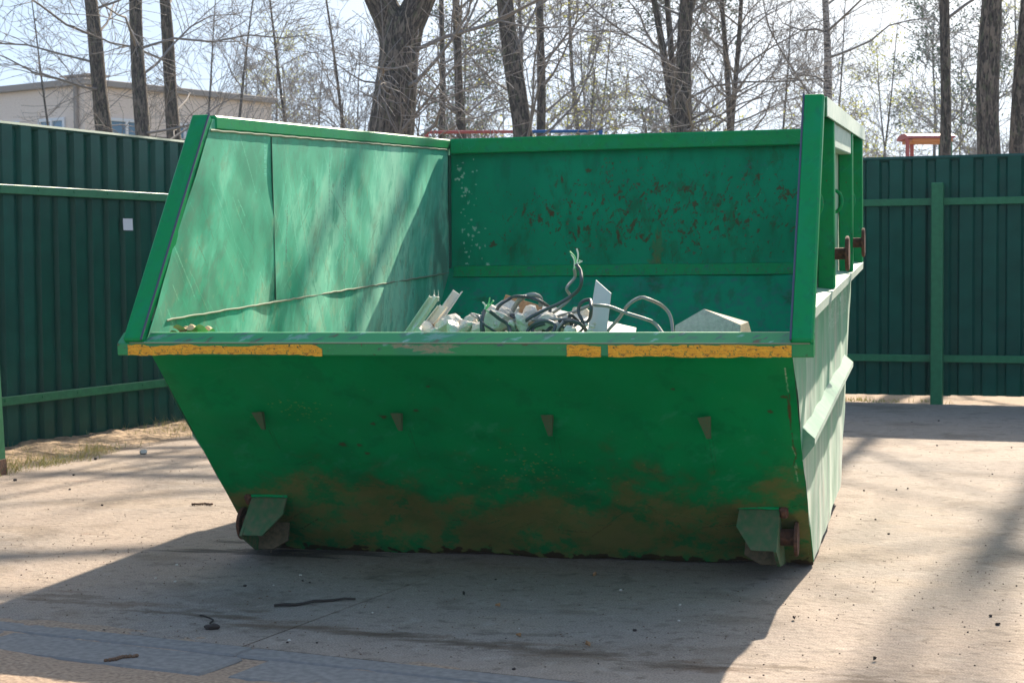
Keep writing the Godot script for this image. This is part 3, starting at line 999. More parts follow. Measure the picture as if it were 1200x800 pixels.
func build_skip() -> void:
	skip_t = Transform3D(Basis(Vector3(0, 0, 1), SKIP_ROLL) * Basis(Vector3(1, 0, 0), SKIP_TILT), SKIP_AT)
	var s := thing("waste_skip", "large green steel waste skip with a low sloping end and yellow tape", "skip", skip_t)
	var dent := FastNoiseLite.new()
	dent.seed = 9
	dent.frequency = 1.1
	dent.fractal_octaves = 3
	# low end
	var g := Geo.new()
	g.grid(func(u: float, q: float):
		var x := lerpf(-1.024, 1.024, u)
		var y := lerpf(0.83, 0.0, q)
		var b := 0.020 * dent.get_noise_2d(x * 1.6, y * 2.2) * sin(PI * clampf(u * 8.0, 0.0, 0.5)) * sin(PI * clampf((1.0 - u) * 8.0, 0.0, 0.5))
		return [Vector3(x, y + b * -0.7, y * 1.019 + b * 0.7), Vector2(u, q)], 90, 50, true)
	geo("end_panel", g, M.front, s)
	g = Geo.new()
	g.grid(func(u: float, q: float):
		var y := lerpf(0.83, 0.006, q)
		return [Vector3(lerpf(-1.024, 1.024, u), y, y * 1.019 - 0.034), Vector2(u, q)], 4, 4)
	geo("end_panel_lining", g, M.worn, s)
	# long sides
	for e in [-1.0, 1.0]:
		var am := ArrayMesh.new()
		for skin in 2:
			g = Geo.new()
			var x0: float = 1.019 if skin == 0 else 1.025
			g.grid(func(u: float, q: float):
				var z := lerpf(-2.718, 0.850, u)
				var y := lerpf(side_low(z), side_high(z), q)
				var b := 0.010 * dent.get_noise_3d(z * 1.5, y * 1.5, e * 7.0) * (1.0 - smoothstep(1.3, 1.55, y))
				return [Vector3(e * x0 + b, y, z), Vector2((z + 2.75) / 3.6, (1.6 - y) / 1.6)], 130, 36, (skin == 0) != (e > 0.0))
			am.add_surface_from_arrays(Mesh.PRIMITIVE_TRIANGLES, g.mesh().surface_get_arrays(0))
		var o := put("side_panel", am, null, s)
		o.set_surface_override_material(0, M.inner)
		o.set_surface_override_material(1, M.outer)
		# weld bead along the side, wavy, and the upright joint between two sheets
		var path := []
		for k in 80:
			var z := lerpf(0.70, -2.64, k / 79.0)
			path.append(Vector3(e * 1.0185, 0.897 + 0.0008 * sin(k * 1.7) + 0.003 * dent.get_noise_2d(k * 0.3, 4.0), z))
		g = Geo.new()
		g.tube(path, 0.004, 6)
		geo("weld_seam", g, M.weld, s)
		g = Geo.new()
		g.tube([Vector3(e * 1.0185, 0.905, -0.255), Vector3(e * 1.0185, 1.53, -0.262)], 0.0035, 6)
		geo("weld_seam", g, M.weld_dark, s)
		g = Geo.new()
		path = []
		for k in 60:
			path.append(Vector3(e * 1.018, 1.529 + 0.0015 * sin(k * 2.1), lerpf(0.30, -2.66, k / 59.0)))
		g.tube(path, 0.005, 5)
		geo("weld_seam", g, M.weld, s)
		g = Geo.new()
		g.tube([Vector3(e * 1.014, 0.92, -2.655), Vector3(e * 1.014, 1.5, -2.69)], 0.009, 6)
		geo("weld_seam", g, M.weld_dark, s)
		# slanting front beam and top beam
		g = Geo.new()
		var a := Vector3(e * 1.056, 0.833, 0.862)
		var b2 := Vector3(e * 1.054, 1.572, 0.275)
		g.beam(a, b2, 0.066, 0.052, Vector3(0, 0.6219, 0.7831), 0.006)
		geo("slanting_beam", g, M.paint, s)
		g = Geo.new()
		var front := Vector3(0, 0.6219, 0.7831) * 0.0245
		g.beam(a + Vector3(-e * 0.0315, 0, 0) + front, b2 + Vector3(-e * 0.0315, 0, 0) + front, 0.006, 0.006, Vector3(0, 0.6219, 0.7831), 0.001)
		geo("worn_edge", g, M.bare, s)
		g = Geo.new()
		g.beam(Vector3(e * 1.050, 1.558, 0.255), Vector3(e * 1.050, 1.558, -2.72), 0.072, 0.050, Vector3.UP, 0.006)
		geo("top_beam", g, M.paint, s)
		g = Geo.new()
		g.box(Vector3(0.006, 0.064, 2.90), at(Vector3(e * 1.0895, 1.548, -1.22)), 0.002)
		geo("outer_strip", g, M.dusty_sunlit, s)
		# outer frame: posts, plates and ledge
		for z in [-0.28, -1.59, -2.56]:
			g = Geo.new()
			g.box(Vector3(0.058, 0.60, 0.07), at(Vector3(e * 1.0565, 1.232, z)), 0.004)
			geo("frame_post", g, M.paint, s)
		g = Geo.new()
		g.box(Vector3(0.052, 0.10, 1.235), at(Vector3(e * 1.054, 1.480, -0.935)), 0.004)
		geo("stiffener_plate", g, M.dusty_sunlit, s)
		g = Geo.new()
		g.prism([Vector2(e * 1.024, 0.872), Vector2(e * 1.084, 0.90), Vector2(e * 1.086, 0.932), Vector2(e * 1.024, 0.938)], 0.775, -2.60, 2)
		geo("ledge", g, M.dusty_sunlit, s)
		g = Geo.new()
		g.prism([Vector2(e * 1.022, 0.535), Vector2(e * 1.062, 0.500), Vector2(e * 1.062, 0.480), Vector2(e * 1.022, 0.425)], 0.44, -2.05, 2)
		geo("side_rib", g, M.dusty_sunlit, s)
		# lifting pins
		for z in [-0.28, -1.59]:
			var pin := Node3D.new()
			pin.name = "lifting_pin"
			s.add_child(pin, true)
			pin.position = Vector3(e * 1.085, 1.056, z)
			g = Geo.new()
			g.tube([Vector3(-e * 0.02, 0, 0), Vector3(e * 0.042, 0, 0)], 0.021, 16)
			geo("shaft", g, M.rust, pin)
			g = Geo.new()
			g.tube([Vector3(e * 0.037, 0, 0), Vector3(e * 0.040, 0, 0), Vector3(e * 0.047, 0, 0), Vector3(e * 0.050, 0, 0)], [0.058, 0.062, 0.062, 0.058], 24)
			geo("end_disc", g, M.rust, pin)
		for z in [0.02, -1.22, -2.26]:
			g = Geo.new()
			var arc := []
			for k in 9:
				var w := PI * k / 8.0
				arc.append(Vector3(e * (1.025 + 0.034 * sin(w)), 1.235 + 0.045 * cos(w), z))
			g.tube(arc, 0.008, 6)
			geo("rope_cleat", g, M.worn, s)
	# far end: upright part, fold, sloping part
	g = Geo.new()
	g.grid(func(u: float, q: float):
		var x := lerpf(-1.018, 1.018, u)
		var l := q * 2.02
		var y := 1.57 - l
		var z := -2.712 + l * 0.09
		if l > 0.66:
			var t := (l - 0.66) / 1.36
			y = lerpf(0.91, 0.0, t)
			z = lerpf(-2.652, -1.631, t)
		z += 0.012 * dent.get_noise_3d(x * 1.3, y * 1.3, 30.0)
		return [Vector3(x, y, z), Vector2(u, l / 1.9)], 60, 60, true)
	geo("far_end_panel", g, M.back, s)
	g = Geo.new()
	g.prism([Vector2(-2.655, 0.932), Vector2(-2.640, 0.930), Vector2(-2.606, 0.878), Vector2(-2.64, 0.868)], -0.985, 1.01, 0)
	geo("fold_strip", g, M.worn, s)
	g = Geo.new()
	g.beam(Vector3(-1.0, 1.545, -2.70), Vector3(1.0, 1.545, -2.70), 0.085, 0.078, Vector3.UP, 0.006)
	geo("far_beam", g, M.paint, s)
	g = Geo.new()
	g.box(Vector3(2.04, 0.012, 1.66), at(Vector3(0, 0.010, -0.845)))
	geo("floor_plate", g, M.rust, s)
	# low lip with its beam and tape
	g = Geo.new()
	g.prism([Vector2(0.800, 0.797), Vector2(0.866, 0.797), Vector2(0.870, 0.801), Vector2(0.870, 0.834), Vector2(0.866, 0.838), Vector2(0.822, 0.866), Vector2(0.800, 0.866)], -1.112, 1.09, 0)
	geo("lip_beam", g, M.lip, s)
	g = Geo.new()
	g.beam(Vector3(-1.07, 0.8375, 0.869), Vector3(1.08, 0.8375, 0.869), 0.004, 0.004, Vector3.UP, 0.001)
	geo("worn_edge", g, M.weld, s)
	tape(s, -1.075, -0.42, 1)
	tape(s, 0.36, 0.462, 2)
	tape(s, 0.486, 1.02, 3)
	# little hooks on the low end for a net
	for x in [-0.748, -0.266, 0.235, 0.735]:
		g = Geo.new()
		var y := 0.585
		var z := y * 1.019
		var w := 0.021
		var t0 := [Vector3(-w, 0, -0.002), Vector3(w, 0, -0.002), Vector3(w, 0.004, 0.022), Vector3(-w, 0.004, 0.022)]
		var t1 := [Vector3(-0.006, -0.066, -0.030), Vector3(0.008, -0.066, -0.030), Vector3(0.008, -0.062, -0.018), Vector3(-0.006, -0.062, -0.018)]
		var c := Transform3D(Basis.IDENTITY, Vector3(0, -0.03, 0))
		g.face_out(c, [t0[0], t0[1], t0[2], t0[3]])
		g.face_out(c, [t1[0], t1[1], t1[2], t1[3]])
		for k in 4:
			g.face_out(c, [t0[k], t0[(k + 1) % 4], t1[(k + 1) % 4], t1[k]])
		geo("net_hook", g, M.worn_hook, s, Transform3D(Basis(Vector3.BACK, rng.randf_range(-0.16, 0.16)).scaled(Vector3(rng.randf_range(0.8, 1.0), rng.randf_range(0.85, 1.1), 1.0)), Vector3(x, y + rng.randf_range(-0.004, 0.004), z)))
	# tipping brackets at the foot of the low end
	for e in [-1.0, 1.0]:
		bracket(s, e)


func tape(s: Node3D, x0: float, x1: float, sd: int) -> void:
	rng.seed = 400 + sd
	var g := Geo.new()
	var x := x0
	var hi := 0.832
	var lo := 0.798
	var torn := 0
	while x < x1:
		var w := rng.randf_range(0.006, 0.014)
		var nh := clampf(hi + rng.randfn(0, 0.0012), 0.826, 0.8335)
		var nl := clampf(lo + rng.randfn(0, 0.0012), 0.796, 0.803)
		if torn > 0:
			torn -= 1
			nh = clampf(hi + rng.randfn(-0.001, 0.004), 0.812, 0.83)
		elif rng.randf() < (0.06 if sd == 1 else 0.03):
			torn = rng.randi_range(1, 4)
		if true:
			g.quad(Vector3(x, lo, 0.8722), Vector3(x + w, nl, 0.8722), Vector3(x + w, nh, 0.8722), Vector3(x, hi, 0.8722))
			g.quad(Vector3(x, hi, 0.8722), Vector3(x + w, nh, 0.8722), Vector3(x + w, nh, 0.8702), Vector3(x, hi, 0.8702))
			g.quad(Vector3(x, lo, 0.8702), Vector3(x + w, nl, 0.8702), Vector3(x + w, nl, 0.8722), Vector3(x, lo, 0.8722))
		hi = nh
		lo = nl
		x += w
	geo("yellow_tape", g, M.tape, s)


func plate(g: Geo, pts: Array, thick: Vector3) -> void:
	var c := Vector3.ZERO
	for p in pts:
		c += p / float(pts.size())
	c += thick * 0.5
	var t := Transform3D(Basis.IDENTITY, c)
	for k in range(1, pts.size() - 1):
		g.face_out(t, [pts[0], pts[k], pts[k + 1]])
		g.face_out(t, [pts[0] + thick, pts[k] + thick, pts[k + 1] + thick])
	for k in pts.size():
		var m := (k + 1) % pts.size()
		g.face_out(t, [pts[k], pts[m], pts[m] + thick, pts[k] + thick])


func bracket(s: Node3D, e: float) -> void:
	var b := Node3D.new()
	b.name = "tipping_bracket"
	s.add_child(b, true)
	var f := func(x: float, y: float, z: float) -> Vector3: return Vector3(e * x, y, z)
	var g := Geo.new()
	plate(g, [f.call(0.925, 0.235, 0.245), f.call(0.800, 0.235, 0.245), f.call(0.795, 0.185, 0.298), f.call(0.850, 0.120, 0.362), f.call(0.928, 0.120, 0.362)], Vector3(0, -0.004, -0.009))
	geo("cheek_plate", g, M.muddy, b)
	g = Geo.new()
	plate(g, [f.call(0.920, 0.135, 0.20), f.call(0.815, 0.135, 0.19), f.call(0.812, 0.075, 0.215), f.call(0.865, 0.045, 0.225), f.call(0.922, 0.045, 0.225)], Vector3(0, -0.004, -0.009))
	geo("cheek_plate", g, M.mud_brown, b)
	g = Geo.new()
	g.tube([f.call(0.795, 0.239, 0.249), f.call(0.86, 0.241, 0.251), f.call(0.93, 0.239, 0.249)], 0.006, 6)
	geo("weld_bead", g, M.worn, b)
	g = Geo.new()
	plate(g, [f.call(0.922, 0.24, 0.236), f.call(0.922, 0.118, 0.368), f.call(0.922, 0.040, 0.23), f.call(0.922, 0.006, 0.01)], Vector3(e * 0.010, 0, 0))
	geo("side_plate", g, M.muddy, b)
	g = Geo.new()
	g.tube([f.call(0.93, 0.135, 0.205), f.call(0.984, 0.135, 0.205)], 0.028, 14)
	geo("roller_shaft", g, M.rust, b)
	g = Geo.new()
	g.tube([f.call(0.978, 0.13, 0.205), f.call(0.980, 0.13, 0.205), f.call(0.988, 0.13, 0.205), f.call(0.990, 0.13, 0.205)], [0.054, 0.058, 0.058, 0.054], 20)
	geo("roller_disc", g, M.rust, b)
	g = Geo.new()
	g.box(Vector3(0.03, 0.045, 0.03), Transform3D(Basis(Vector3.RIGHT, 0.6), f.call(0.945, 0.225, 0.235)), 0.008)
	geo("bolt", g, M.rust, b)


# ------------------------------------------------------------------ what lies in the skip
func inside(p: Vector3, b := Basis.IDENTITY) -> Transform3D:
	return skip_t * Transform3D(b, p)


func cable(called: String, label: String, pts: Array, radius: float, m: Material, strand: Array = []) -> Node3D:
	var o := thing(called, label, "cable", skip_t, "cables on the rubble in the skip")
	# give the loops depth: they wander to and fro across the heap
	var g := Geo.new()
	var p := []
	for k in pts.size():
		p.append(pts[k] + Vector3(0, 0, rng.randf_range(-0.045, 0.045)))
	g.tube(smooth_path(p, 6), radius, 8)
	geo("sheath", g, m, o)
	for w in strand:
		g = Geo.new()
		g.tube(smooth_path([p[-1] if w[0] else p[0], (p[-1] if w[0] else p[0]) + w[1] * 0.5 + Vector3(0.006, 0.004, 0.0), (p[-1] if w[0] else p[0]) + w[1]], 4), 0.0028, 5)
		geo("wire", g, w[2], o)
	return o


func build_rubbish() -> void:
	rng.seed = 55
	var n := FastNoiseLite.new()
	n.seed = 3
	n.frequency = 3.0
	n.fractal_octaves = 4
	var g := Geo.new()
	g.grid(func(u: float, q: float):
		var x := lerpf(-0.97, 0.98, u)
		var z := lerpf(0.62, -1.9, q)
		var y := 0.35 + 0.46 * exp(-(pow((x - 0.15) / 0.65, 2.0) + pow((z + 0.02) / 0.55, 2.0))) + 0.06 * n.get_noise_2d(x, z)
		if z > 0.0: y = maxf(y, z * 0.981 + 0.03)
		if z < -1.63: y = maxf(y, (-1.63 - z) * 0.9 + 0.02)
		return [Vector3(x, y, z), Vector2(x, z)], 90, 110)
	tag(geo("rubble", g, M.concrete_lump, null, skip_t), "grey heap of crushed rubble filling the bottom of the skip", "rubble", "", "stuff")
	# plaster lumps on top
	for k in 38:
		var x := -0.22 + 0.48 * rng.randf()
		var z := rng.randf_range(-0.25, 0.26)
		var w := rng.randf_range(0.06, 0.13)
		var y := 0.828 + 0.05 * rng.randf() - 0.10 * absf(x - 0.06) - 0.22 * maxf(0.0, -z - 0.05)
		var o := put("plaster_lump", rock(Vector3(w, w * 0.62, w * 0.9), 600 + k, 8, 6), M.plaster, null, inside(Vector3(x, y, z), Basis.from_euler(Vector3(rng.randf() * 6.0, rng.randf() * 6.0, rng.randf() * 0.6))))
		tag(o, "broken off-white plaster lump under the tangled cables in the skip", "plaster", "plaster lumps in the skip")
	for k in 34:
		var w := rng.randf_range(0.012, 0.04)
		var x := -0.34 + 0.66 * rng.randf()
		tag(put("plaster_crumb", rock(Vector3(w, w * 0.6, w * 0.8), 740 + k, 7, 4), M.plaster if k % 3 else M.card, null, inside(Vector3(x, 0.848 - 0.09 * absf(x - 0.05) + 0.02 * rng.randf(), rng.randf_range(0.10, 0.27)), Basis.from_euler(Vector3(k, k * 2, 0)))), "small crumb of plaster strewn over the lumps in the skip" if k % 3 else "small brown crumb strewn over the plaster lumps in the skip", "plaster" if k % 3 else "crumb", "plaster crumbs in the skip" if k % 3 else "brown crumbs in the skip")
	for k in 7:
		var w := rng.randf_range(0.05, 0.10)
		var o := put("crumpled_paper", rock(Vector3(w, w * 0.8, w), 660 + k, 12, 7), M.plastic, null, inside(Vector3(-0.31 + 0.15 * rng.randf(), 0.815 + 0.022 * rng.randf(), 0.10 + 0.15 * rng.randf()), Basis.from_euler(Vector3(k, k * 2, 0))))
		tag(o, "crumpled white scrap beside the broken plastic trunking in the skip", "scrap", "white scraps in the skip")
	# trunking: three channel lengths leaning together, ends snapped
	for k in 3:
		g = Geo.new()
		var l: float = [0.30, 0.26, 0.33][k]
		g.box(Vector3(0.030, l, 0.003), at(Vector3(0, l * 0.5, 0)), 0.0008)
		g.box(Vector3(0.003, l * 0.97, 0.018), at(Vector3(-0.0135, l * 0.485, 0.0095)), 0.0008)
		g.box(Vector3(0.003, l * 1.03, 0.018), at(Vector3(0.0135, l * 0.515, 0.0095)), 0.0008)
		var o := geo("plastic_trunking", g, M.plastic, null, inside(Vector3(-0.415 + k * 0.025, 0.70, 0.22 - k * 0.02), Basis.from_euler(Vector3(-0.25, 0.5 * k - 0.4, -0.60 - 0.05 * k))))
		tag(o, "broken white plastic trunking length leaning up over the skip's lip", "trunking", "plastic trunking in the skip")
	# splintered end
	for k in 4:
		g = Geo.new()
		g.tube([Vector3.ZERO, Vector3(rng.randf_range(-0.02, 0.02), rng.randf_range(0.02, 0.04), 0.0)], [0.003, 0.0006], 4)
		tag(geo("plastic_splinter", g, M.plastic, null, inside(Vector3(-0.265 + k * 0.010, 0.925, 0.20))), "thin white splinter at the snapped end of the plastic trunking", "splinter", "plastic splinters in the skip")
	# brown cardboard with a pale edge
	g = Geo.new()
	g.box(Vector3(0.17, 0.12, 0.006), Transform3D.IDENTITY, 0.001)
	tag(geo("cardboard", g, M.card, null, inside(Vector3(-0.03, 0.848, -0.16), Basis.from_euler(Vector3(-0.5, 0.15, -0.35)))), "torn brown cardboard piece standing among the plaster lumps", "cardboard")
	# white boards
	g = Geo.new()
	plate(g, [Vector3(0.285, 0.985, 0.03), Vector3(0.338, 0.938, 0.03), Vector3(0.300, 0.62, 0.06), Vector3(0.225, 0.62, 0.06)], Vector3(0, 0, -0.008))
	tag(geo("board_offcut", g, M.board, null, skip_t), "white pointed board offcut standing upright in the rubble", "board")
	g = Geo.new()
	g.box(Vector3(0.34, 0.014, 0.16), Transform3D.IDENTITY, 0.002)
	tag(geo("board_strip", g, M.plastic, null, inside(Vector3(0.25, 0.818, 0.02), Basis.from_euler(Vector3(0.35, 0.1, -0.26)))), "white board strip lying flat behind the cables", "board")
	# big concrete chunk near the pinned side
	g = Geo.new()
	var c := [Vector3(0.575, 0.70, 0.20), Vector3(0.80, 0.70, 0.22), Vector3(0.83, 0.70, -0.12), Vector3(0.56, 0.70, -0.10), Vector3(0.578, 0.835, 0.14), Vector3(0.672, 0.889, 0.12), Vector3(0.800, 0.838, 0.16), Vector3(0.80, 0.83, -0.08), Vector3(0.66, 0.872, -0.04), Vector3(0.575, 0.835, -0.07), Vector3(0.60, 0.855, 0.12)]
	var ct := Transform3D(Basis.IDENTITY, Vector3(0.69, 0.76, 0.05))
	for f in [[0, 1, 6, 4], [1, 2, 7, 6], [2, 3, 9, 7], [3, 0, 4, 9], [4, 5, 8, 9], [5, 6, 7, 8], [4, 6, 5]]:
		var q := []
		for k in f:
			q.append(c[k])
		g.face_out(ct, q)
	tag(geo("concrete_chunk", g, M.concrete_lump, null, skip_t), "large pale wedge of broken concrete resting alone beside the pinned side", "concrete")
	for k in 6:
		var w := rng.randf_range(0.04, 0.09)
		tag(put("concrete_crumb", rock(Vector3(w, w * 0.7, w), 700 + k, 8, 5), M.concrete_lump, null, inside(Vector3(0.52 + 0.06 * k, 0.76 + 0.02 * rng.randf(), 0.22 - 0.02 * k))), "small crumb of broken concrete at the foot of the large chunk", "concrete", "concrete crumbs in the skip")
	# scrap paper near the far corner of the lip
	for k in 3:
		g = Geo.new()
		var sd := k * 3.1
		g.grid(func(u: float, q: float): return [Vector3((u - 0.5) * (0.11 - 0.02 * k), 0.018 * sin(u * 9.0 + sd) * sin(q * 7.0 + sd) + 0.06 * q, (q - 0.5) * 0.07), Vector2(u, q)], 14, 10)
		var o := geo("paper_scrap", g, M.paper if k == 0 else M.card, null, inside(Vector3(-0.915 - 0.04 * k, 0.842 - 0.012 * k, 0.70 - 0.01 * k), Basis.from_euler(Vector3(0.5, 0.4 * k, 0.2 * k))))
		tag(o, "crumpled tan paper behind the lip by the scuffed inner side" if k == 0 else "small rust-brown paper shred next to the crumpled tan paper", "paper", "" if k == 0 else "paper shreds in the skip")
	# cables
	var V := func(a: Array, z: float) -> Array:
		var o := []
		for k in a.size() / 2:
			o.append(Vector3(a[k * 2], a[k * 2 + 1], z))
		return o
	var green: Material = M.wire_green
	var white: Material = M.wire_white
	cable("cable", "black cable stub standing upright with bared green wires", V.call([-0.05, 0.76, -0.059, 0.823, -0.061, 0.866, -0.064, 0.893], 0.25), 0.0066, M.cable_black, [[true, Vector3(0.02, 0.045, 0), green], [true, Vector3(0.035, 0.035, 0.01), green], [true, Vector3(-0.004, 0.03, 0.01), white], [true, Vector3(0.05, -0.02, 0.01), green]])
	cable("cable", "black cable arching highest over the plaster lumps", V.call([-0.07, 0.79, -0.064, 0.838, -0.048, 0.88, -0.023, 0.909, 0.005, 0.93, 0.038, 0.938, 0.074, 0.932, 0.116, 0.92, 0.137, 0.891, 0.133, 0.856, 0.114, 0.80], 0.15), 0.006, M.cable_black)
	cable("cable", "thick pale grey cable bent like a walking stick", V.call([-0.03, 0.78, -0.025, 0.817, -0.012, 0.864, 0.01, 0.903, 0.041, 0.929, 0.084, 0.941, 0.105, 0.929, 0.107, 0.90], 0.1), 0.0085, M.cable_grey)
	cable("cable", "black cable running straight down from the bared green wires", V.call([-0.026, 0.896, 0.0, 0.87, 0.026, 0.847, 0.052, 0.81], 0.3), 0.0066, M.cable_black)
	cable("cable", "dark cable rising to a tall frayed end with green wires", V.call([0.03, 0.79, 0.054, 0.825, 0.091, 0.865, 0.145, 0.894, 0.193, 0.914, 0.229, 0.937, 0.262, 0.963, 0.274, 0.992, 0.263, 1.024, 0.245, 1.044], 0.2), 0.006, M.cable_black, [[true, Vector3(-0.022, 0.045, 0), green], [true, Vector3(0.002, 0.055, 0), white], [true, Vector3(0.022, 0.012, 0.01), white]])
	cable("cable", "grey cable beside the tall frayed one, its white wires bare", V.call([0.02, 0.77, 0.047, 0.812, 0.09, 0.848, 0.145, 0.874, 0.187, 0.9, 0.212, 0.93, 0.212, 0.965, 0.225, 0.997, 0.231, 1.029], 0.14), 0.0052, M.cable_grey, [[true, Vector3(-0.01, 0.05, 0), white], [true, Vector3(0.02, 0.03, 0), green]])
	cable("cable", "short black cable coil low behind the lip", V.call([0.09, 0.80, 0.097, 0.831, 0.127, 0.854, 0.163, 0.86, 0.192, 0.845, 0.18, 0.815, 0.13, 0.81, 0.11, 0.835, 0.15, 0.85], 0.28), 0.006, M.cable_black)
	cable("cable", "low black cable hump before the board offcut", V.call([0.13, 0.79, 0.148, 0.82, 0.184, 0.849, 0.232, 0.858, 0.273, 0.852, 0.30, 0.80], 0.22), 0.0058, M.cable_black)
	cable("cable", "dark cable looped in a ring against the board offcut", V.call([0.285, 0.79, 0.27, 0.852, 0.253, 0.887, 0.263, 0.916, 0.289, 0.924, 0.304, 0.901, 0.294, 0.863, 0.27, 0.843, 0.247, 0.852, 0.226, 0.875, 0.229, 0.80], 0.18), 0.006, M.cable_black)
	cable("cable", "grey cable stretching from the board offcut towards the chunk", V.call([0.13, 0.83, 0.167, 0.864, 0.219, 0.878, 0.273, 0.899, 0.312, 0.905, 0.35, 0.898, 0.406, 0.875, 0.465, 0.857, 0.503, 0.837, 0.55, 0.79], 0.11), 0.0058, M.cable_grey)
	cable("cable", "grey cable making a wide arch between offcut and chunk", V.call([0.31, 0.78, 0.328, 0.812, 0.367, 0.854, 0.407, 0.901, 0.443, 0.924, 0.478, 0.921, 0.516, 0.892, 0.545, 0.853, 0.565, 0.78], 0.06), 0.0058, M.cable_grey)
	for k in 7:
		var x := rng.randf_range(-0.08, 0.2)
		cable("cable", "thin dark cable end curling among the plaster lumps", V.call([x, 0.78, x + rng.randfn(0, 0.04), 0.835, x + rng.randfn(0, 0.06), 0.86 + 0.02 * rng.randf(), x + rng.randfn(0, 0.08), 0.85, x + rng.randfn(0, 0.08), 0.79], rng.randf_range(0.12, 0.3)), 0.0045, M.cable_black if k % 3 else M.cable_grey)


# ------------------------------------------------------------------ litter on the ground
func build_litter() -> void:
	rng.seed = 88
	var g := Geo.new()
	var p := []
	for k in 9:
		p.append(Vector3(lerpf(-0.13, 0.13, k / 8.0), 0.006 + 0.002 * sin(k * 2.0), 0.01 * sin(k * 0.9)))
	g.tube(p, [0.0042, 0.0052, 0.005, 0.0046, 0.0048, 0.0044, 0.0042, 0.004, 0.0034], 7)
	tag(geo("stick", g, M.twig, null, at(Vector3(-1.873, 0, -4.96), 0.655)), "dark straight stick lying on the concrete in the skip's shade", "stick")
	g = Geo.new()
	g.tube(smooth_path([Vector3(-0.06, 0.003, 0), Vector3(-0.01, 0.012, 0.012), Vector3(0.035, 0.006, 0.0), Vector3(0.06, 0.003, 0.02)]), 0.0028, 5)
	tag(geo("twig", g, M.twig, null, at(Vector3(-2.10, 0, -4.67), -0.75)), "thin curved twig beside the dark clod", "twig")
	tag(put("clod", rock(Vector3(0.05, 0.02, 0.035), 801), M.dark_bit, null, at(Vector3(-2.035, 0.007, -4.551))), "flat dark clod of earth at the end of the curved twig", "clod")
	# catkins: a string of little scales
	for q in [[Vector3(-2.116, 0.0, -4.142), 0.9], [Vector3(-3.12, 0.0, -6.896), 0.2]]:
		g = Geo.new()
		for k in 11:
			var m := rock(Vector3(0.014, 0.012, 0.012), 820 + k, 5, 4)
			var a := m.surface_get_arrays(0)
			var o: Vector3 = Vector3((k - 5) * 0.0085, 0.006, 0.006 * sin(k * 0.8))
			var b := g.v.size()
			for i in a[Mesh.ARRAY_VERTEX].size():
				g.vert(a[Mesh.ARRAY_VERTEX][i] + o, a[Mesh.ARRAY_NORMAL][i])
			for i in a[Mesh.ARRAY_INDEX]:
				g.idx.append(b + i)
		tag(geo("catkin", g, M.catkin, null, at(q[0], q[1])), "brown scaly catkin lying on the kerb stone" if q[1] > 0.5 else "brown scaly catkin lying on the sunlit concrete by the skip", "catkin")
	# pebbles in the sun beside the bank, one of them pale
	for q in [[-4.46, -7.36], [-4.38, -7.5], [-4.2, -7.75], [-4.42, -8.4], [-3.95, -7.25], [-3.3, -7.75], [-3.28, -7.5], [-3.9, -8.6], [-3.6, -8.2], [-3.55, -6.8], [-4.0, -6.6]]:
		var w := rng.randf_range(0.010, 0.024)
		tag(put("pebble", rock(Vector3(w, w * 0.6, w * 0.8), 840 + int(w * 1e5), 6, 5), M.dark_bit, null, at(Vector3(q[0], w * 0.22, q[1]), rng.randf() * 6.0)), "small dark pebble on the sunlit concrete by the earth bank", "pebble", "pebbles by the earth bank")
	tag(put("stone", rock(Vector3(0.05, 0.035, 0.045), 861), M.pale_bit, null, at(Vector3(-4.284, 0.012, -8.701))), "pale round stone on the concrete by the earth bank", "stone")
	for k in 26:
		var x := rng.randf_range(-0.35, 1.1)
		var z := rng.randf_range(-11.6, -4.6)
		var w := rng.randf_range(0.007, 0.019)
		tag(put("pebble", rock(Vector3(w, w * 0.6, w * 0.8), 870 + k, 6, 4), M.dark_bit, null, at(Vector3(x, w * 0.22, z), rng.randf() * 6.0)), "small dark pebble on the concrete beside the pinned side", "pebble", "pebbles beside the pinned side")
	for k in 22:
		var x := rng.randf_range(-2.6, -0.7)
		var z := kerb_z(x) - rng.randf_range(0.0, 1.25)
		var w := rng.randf_range(0.006, 0.014)
		tag(put("chip", rock(Vector3(w, w * 0.6, w), 900 + k, 6, 4), M.pale_bit if k % 2 else M.dark_bit, null, at(Vector3(x, w * 0.2, z))), "tiny pale stone chip on the concrete in the skip's shade" if k % 2 else "tiny dark earth crumb on the concrete in the skip's shade", "chip", "pale chips in the shade" if k % 2 else "dark crumbs in the shade")
	for k in 9:    # curled dead leaves and bark flakes
		g = Geo.new()
		var l := rng.randf_range(0.012, 0.026)
		g.grid(func(u: float, q: float): return [Vector3((u - 0.5) * l, 0.003 + 0.008 * pow(absf(q - 0.5) * 2.0, 2.0) * (0.5 + u), (q - 0.5) * l * 0.6 * sin(PI * clampf(u, 0.06, 0.94))), Vector2(u, q)], 5, 4)
		var x := rng.randf_range(-2.7, 1.0)
		var z: float = rng.randf_range(-5.6, -4.5) if x > -2.6 else -5.0
		tag(geo("dead_leaf", g, M.twig if k % 2 else M.card, null, at(Vector3(x, 0.001, z), rng.randf() * 6.0)), "curled dead leaf flake on the concrete before the skip", "leaf", "dead leaves before the skip")
	# sand grains and dust swept over the pad
	var mm := MultiMesh.new()
	mm.transform_format = MultiMesh.TRANSFORM_3D
	mm.mesh = rock(Vector3.ONE, 950, 6, 4)
	mm.instance_count = 2400
